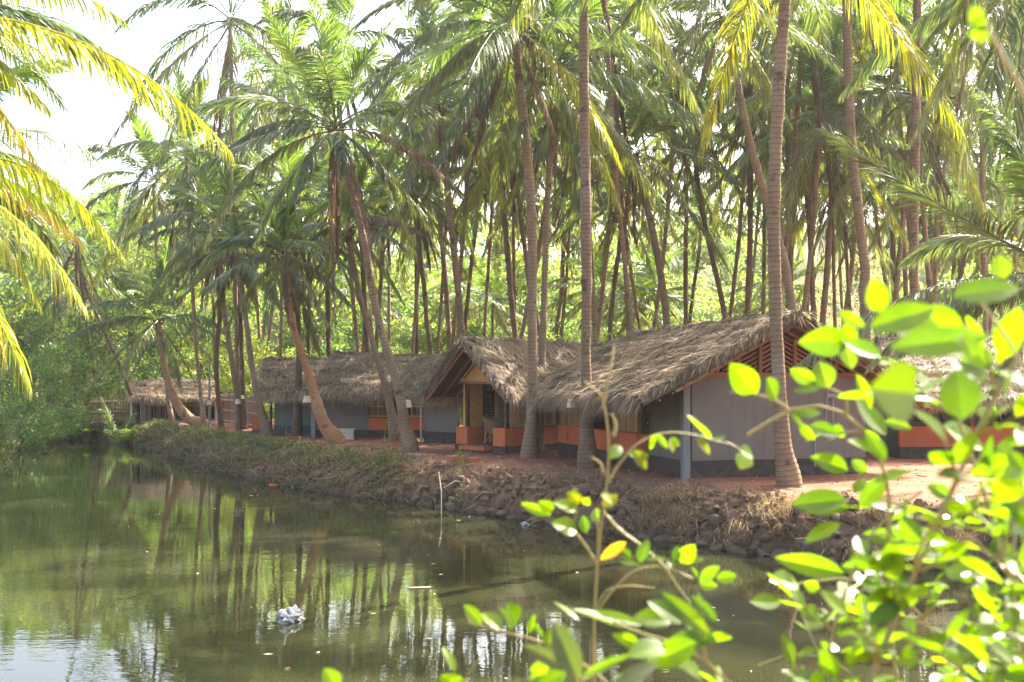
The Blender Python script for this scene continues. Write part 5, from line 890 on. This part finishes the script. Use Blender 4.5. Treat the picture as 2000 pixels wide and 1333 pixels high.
for (x0, y0, x1, y1, wr, dy) in ((1477, 771, 1425, 709, .6, 0), (1516, 781, 1493, 737, .66, 0), (1594, 747, 1541, 722, .55, 0), (1617, 760, 1598, 702, .75, 0), (1603, 757, 1549, 765, .32, 0), (1657, 668, 1568, 667, .62, 0), (1660, 678, 1648, 632, .7, 0), (1650, 670, 1664, 722, .75, 0), (1660, 672, 1700, 680, .6, 0), (1546, 805, 1610, 805, .32, 0), (1582, 831, 1640, 849, .56, 0), (1562, 828, 1592, 863, .46, 0), (1545, 808, 1572, 838, .3, 0), (1656, 919, 1586, 891, .52, 0), (1694, 922, 1660, 896, .5, 0), (1724, 888, 1657, 858, .42, 0), (1715, 880, 1690, 838, .6, 0), (1842, 831, 1919, 882, .62, 0), (1842, 831, 1870, 826, .7, 0), (1727, 824, 1784, 834, .42, 0), (1700, 800, 1668, 730, .4, 0), (1730, 850, 1668, 780, .5, 0), (1653, 977, 1545, 986, .52, 0), (1660, 990, 1575, 1000, .35, 0), (1640, 1021, 1571, 1057, .42, 0), (1708, 945, 1782, 920, .62, 0), (1668, 965, 1690, 930, .5, 0), (1893, 925, 2015, 908, .55, -.25), (1930, 980, 2020, 1040, .62, -.2), (1525, 1178, 1463, 1176, .66, 0), (1558, 1142, 1509, 1127, .7, 0), (1648, 1120, 1512, 1090, .34, 0), (1683, 1112, 1644, 1108, .75, 0), (1640, 1214, 1690, 1213, .85, 0), (1805, 1145, 1853, 1140, .75, 0), (1680, 990, 1730, 930, .5, .05), (1700, 985, 1790, 1000, .3, 0), (1760, 1060, 1690, 1040, .5, 0), (1820, 1050, 1880, 1090, .5, 0), (1630, 1180, 1670, 1160, .7, 0), (1600, 1150, 1570, 1140, .8, 0), (1618, 1160, 1632, 1190, .5, 0),
    (1790, 770, 1700, 760, .9, -.75), (1880, 820, 1868, 715, .7, -.55), (1720, 610, 1706, 545, .55, -.5), (1700, 640, 1830, 600, .38, -.5), (1740, 680, 1930, 660, .3, -.5), (1860, 580, 2000, 555, .4, -.5), (1960, 545, 1950, 495, .8, -.4), (1800, 600, 1880, 690, .6, -.4), (1740, 640, 1900, 690, .4, -.3), (1960, 700, 1990, 600, .6, -.3), (1900, 700, 1880, 650, .8, -.6), (1640, 610, 1690, 640, .4, -.5), (1730, 900, 1690, 845, .5, -.3), 
    (1915, 765, 1912, 788, .8, .9), (1930, 775, 1948, 782, .7, .9), (1928, 795, 1920, 820, .8, .9), (1935, 792, 1948, 808, .6, .9), (1550, 1290, 1540, 1270, .5, .2), (1560, 1285, 1595, 1264, .35, .2), (1615, 1275, 1605, 1255, .6, .2), (1625, 1272, 1632, 1252, .6, .2), (1640, 1275, 1672, 1264, .3, .2), (1552, 1290, 1546, 1310, .5, .2)):
    b.leaf2(x0, y0, x1, y1, Y + dy, wr)
for q in ((1912, 12, 1897, 46), (1936, 66, 1896, 68), (1900, 40, 1925, 62)): b.leaf2(*q, .92, .9, None, 0, (.05, -1, -.15))
for x0, y0, x1, y1, wr in ((1755, 1240, 1885, 1300, .34), (1850, 1232, 1940, 1290, .36), (1640, 990, 1715, 992, .2), (1890, 980, 2000, 965, .2), (1740, 1030, 1775, 1050, .35), (1850, 1020, 1885, 1030, .4), (1930, 1005, 1965, 1015, .35)): b.leaf2(x0, y0, x1, y1, Y - .5 if y0 > 1200 else Y, wr, None, None, (.35, .25, .9))
b.grow(s1, 26, .048, .030, .3, .6)
for sp, n, f0 in ((s1, 3, .5), (s2, 32, .3), (s3, 30, .25), (s4, 24, .2), (s5, 24, .25), (s6, 28, .2), (s7, 22, .3)): b.grow(sp, int(n * 1.35), .048, .030, f0, 1.0)
for sp, n in ((s3, 24), (s4, 30), (s5, 28), (s6, 28), (s2, 22)): b.grow(sp, n, .038, .024, .56, .84, (2, 4))
b.grow(s8, 4, .04, .03, .75, 1, (1, 2)); b.done()

# ------------------------------------------------------------------ haze: one closed box of thin air round everything, the sky outside
bpy.context.view_layer.update(); zt = max((o.matrix_world @ Vector(c)).z for o in sc.objects if o.type == 'MESH' for c in o.bound_box)
mb = MB(); mb.box((0, 450, (zt + 1 - 4.0) / 2), (1, 0, 0), (0, 1, 0), (0, 0, 1), (950, 800, (zt + 1 + 4.0) / 2))
k = N('haze'); k.t.nodes.remove(k.b); pv = k.n("ShaderNodeVolumePrincipled"); pv.inputs["Color"].default_value = (.92, .96, 1, 1); pv.inputs["Density"].default_value = HAZE; pv.inputs["Anisotropy"].default_value = .35; k.l(pv.outputs[0], k.out.inputs["Volume"])
tag(mb.build('haze', k.m), kind='stuff')
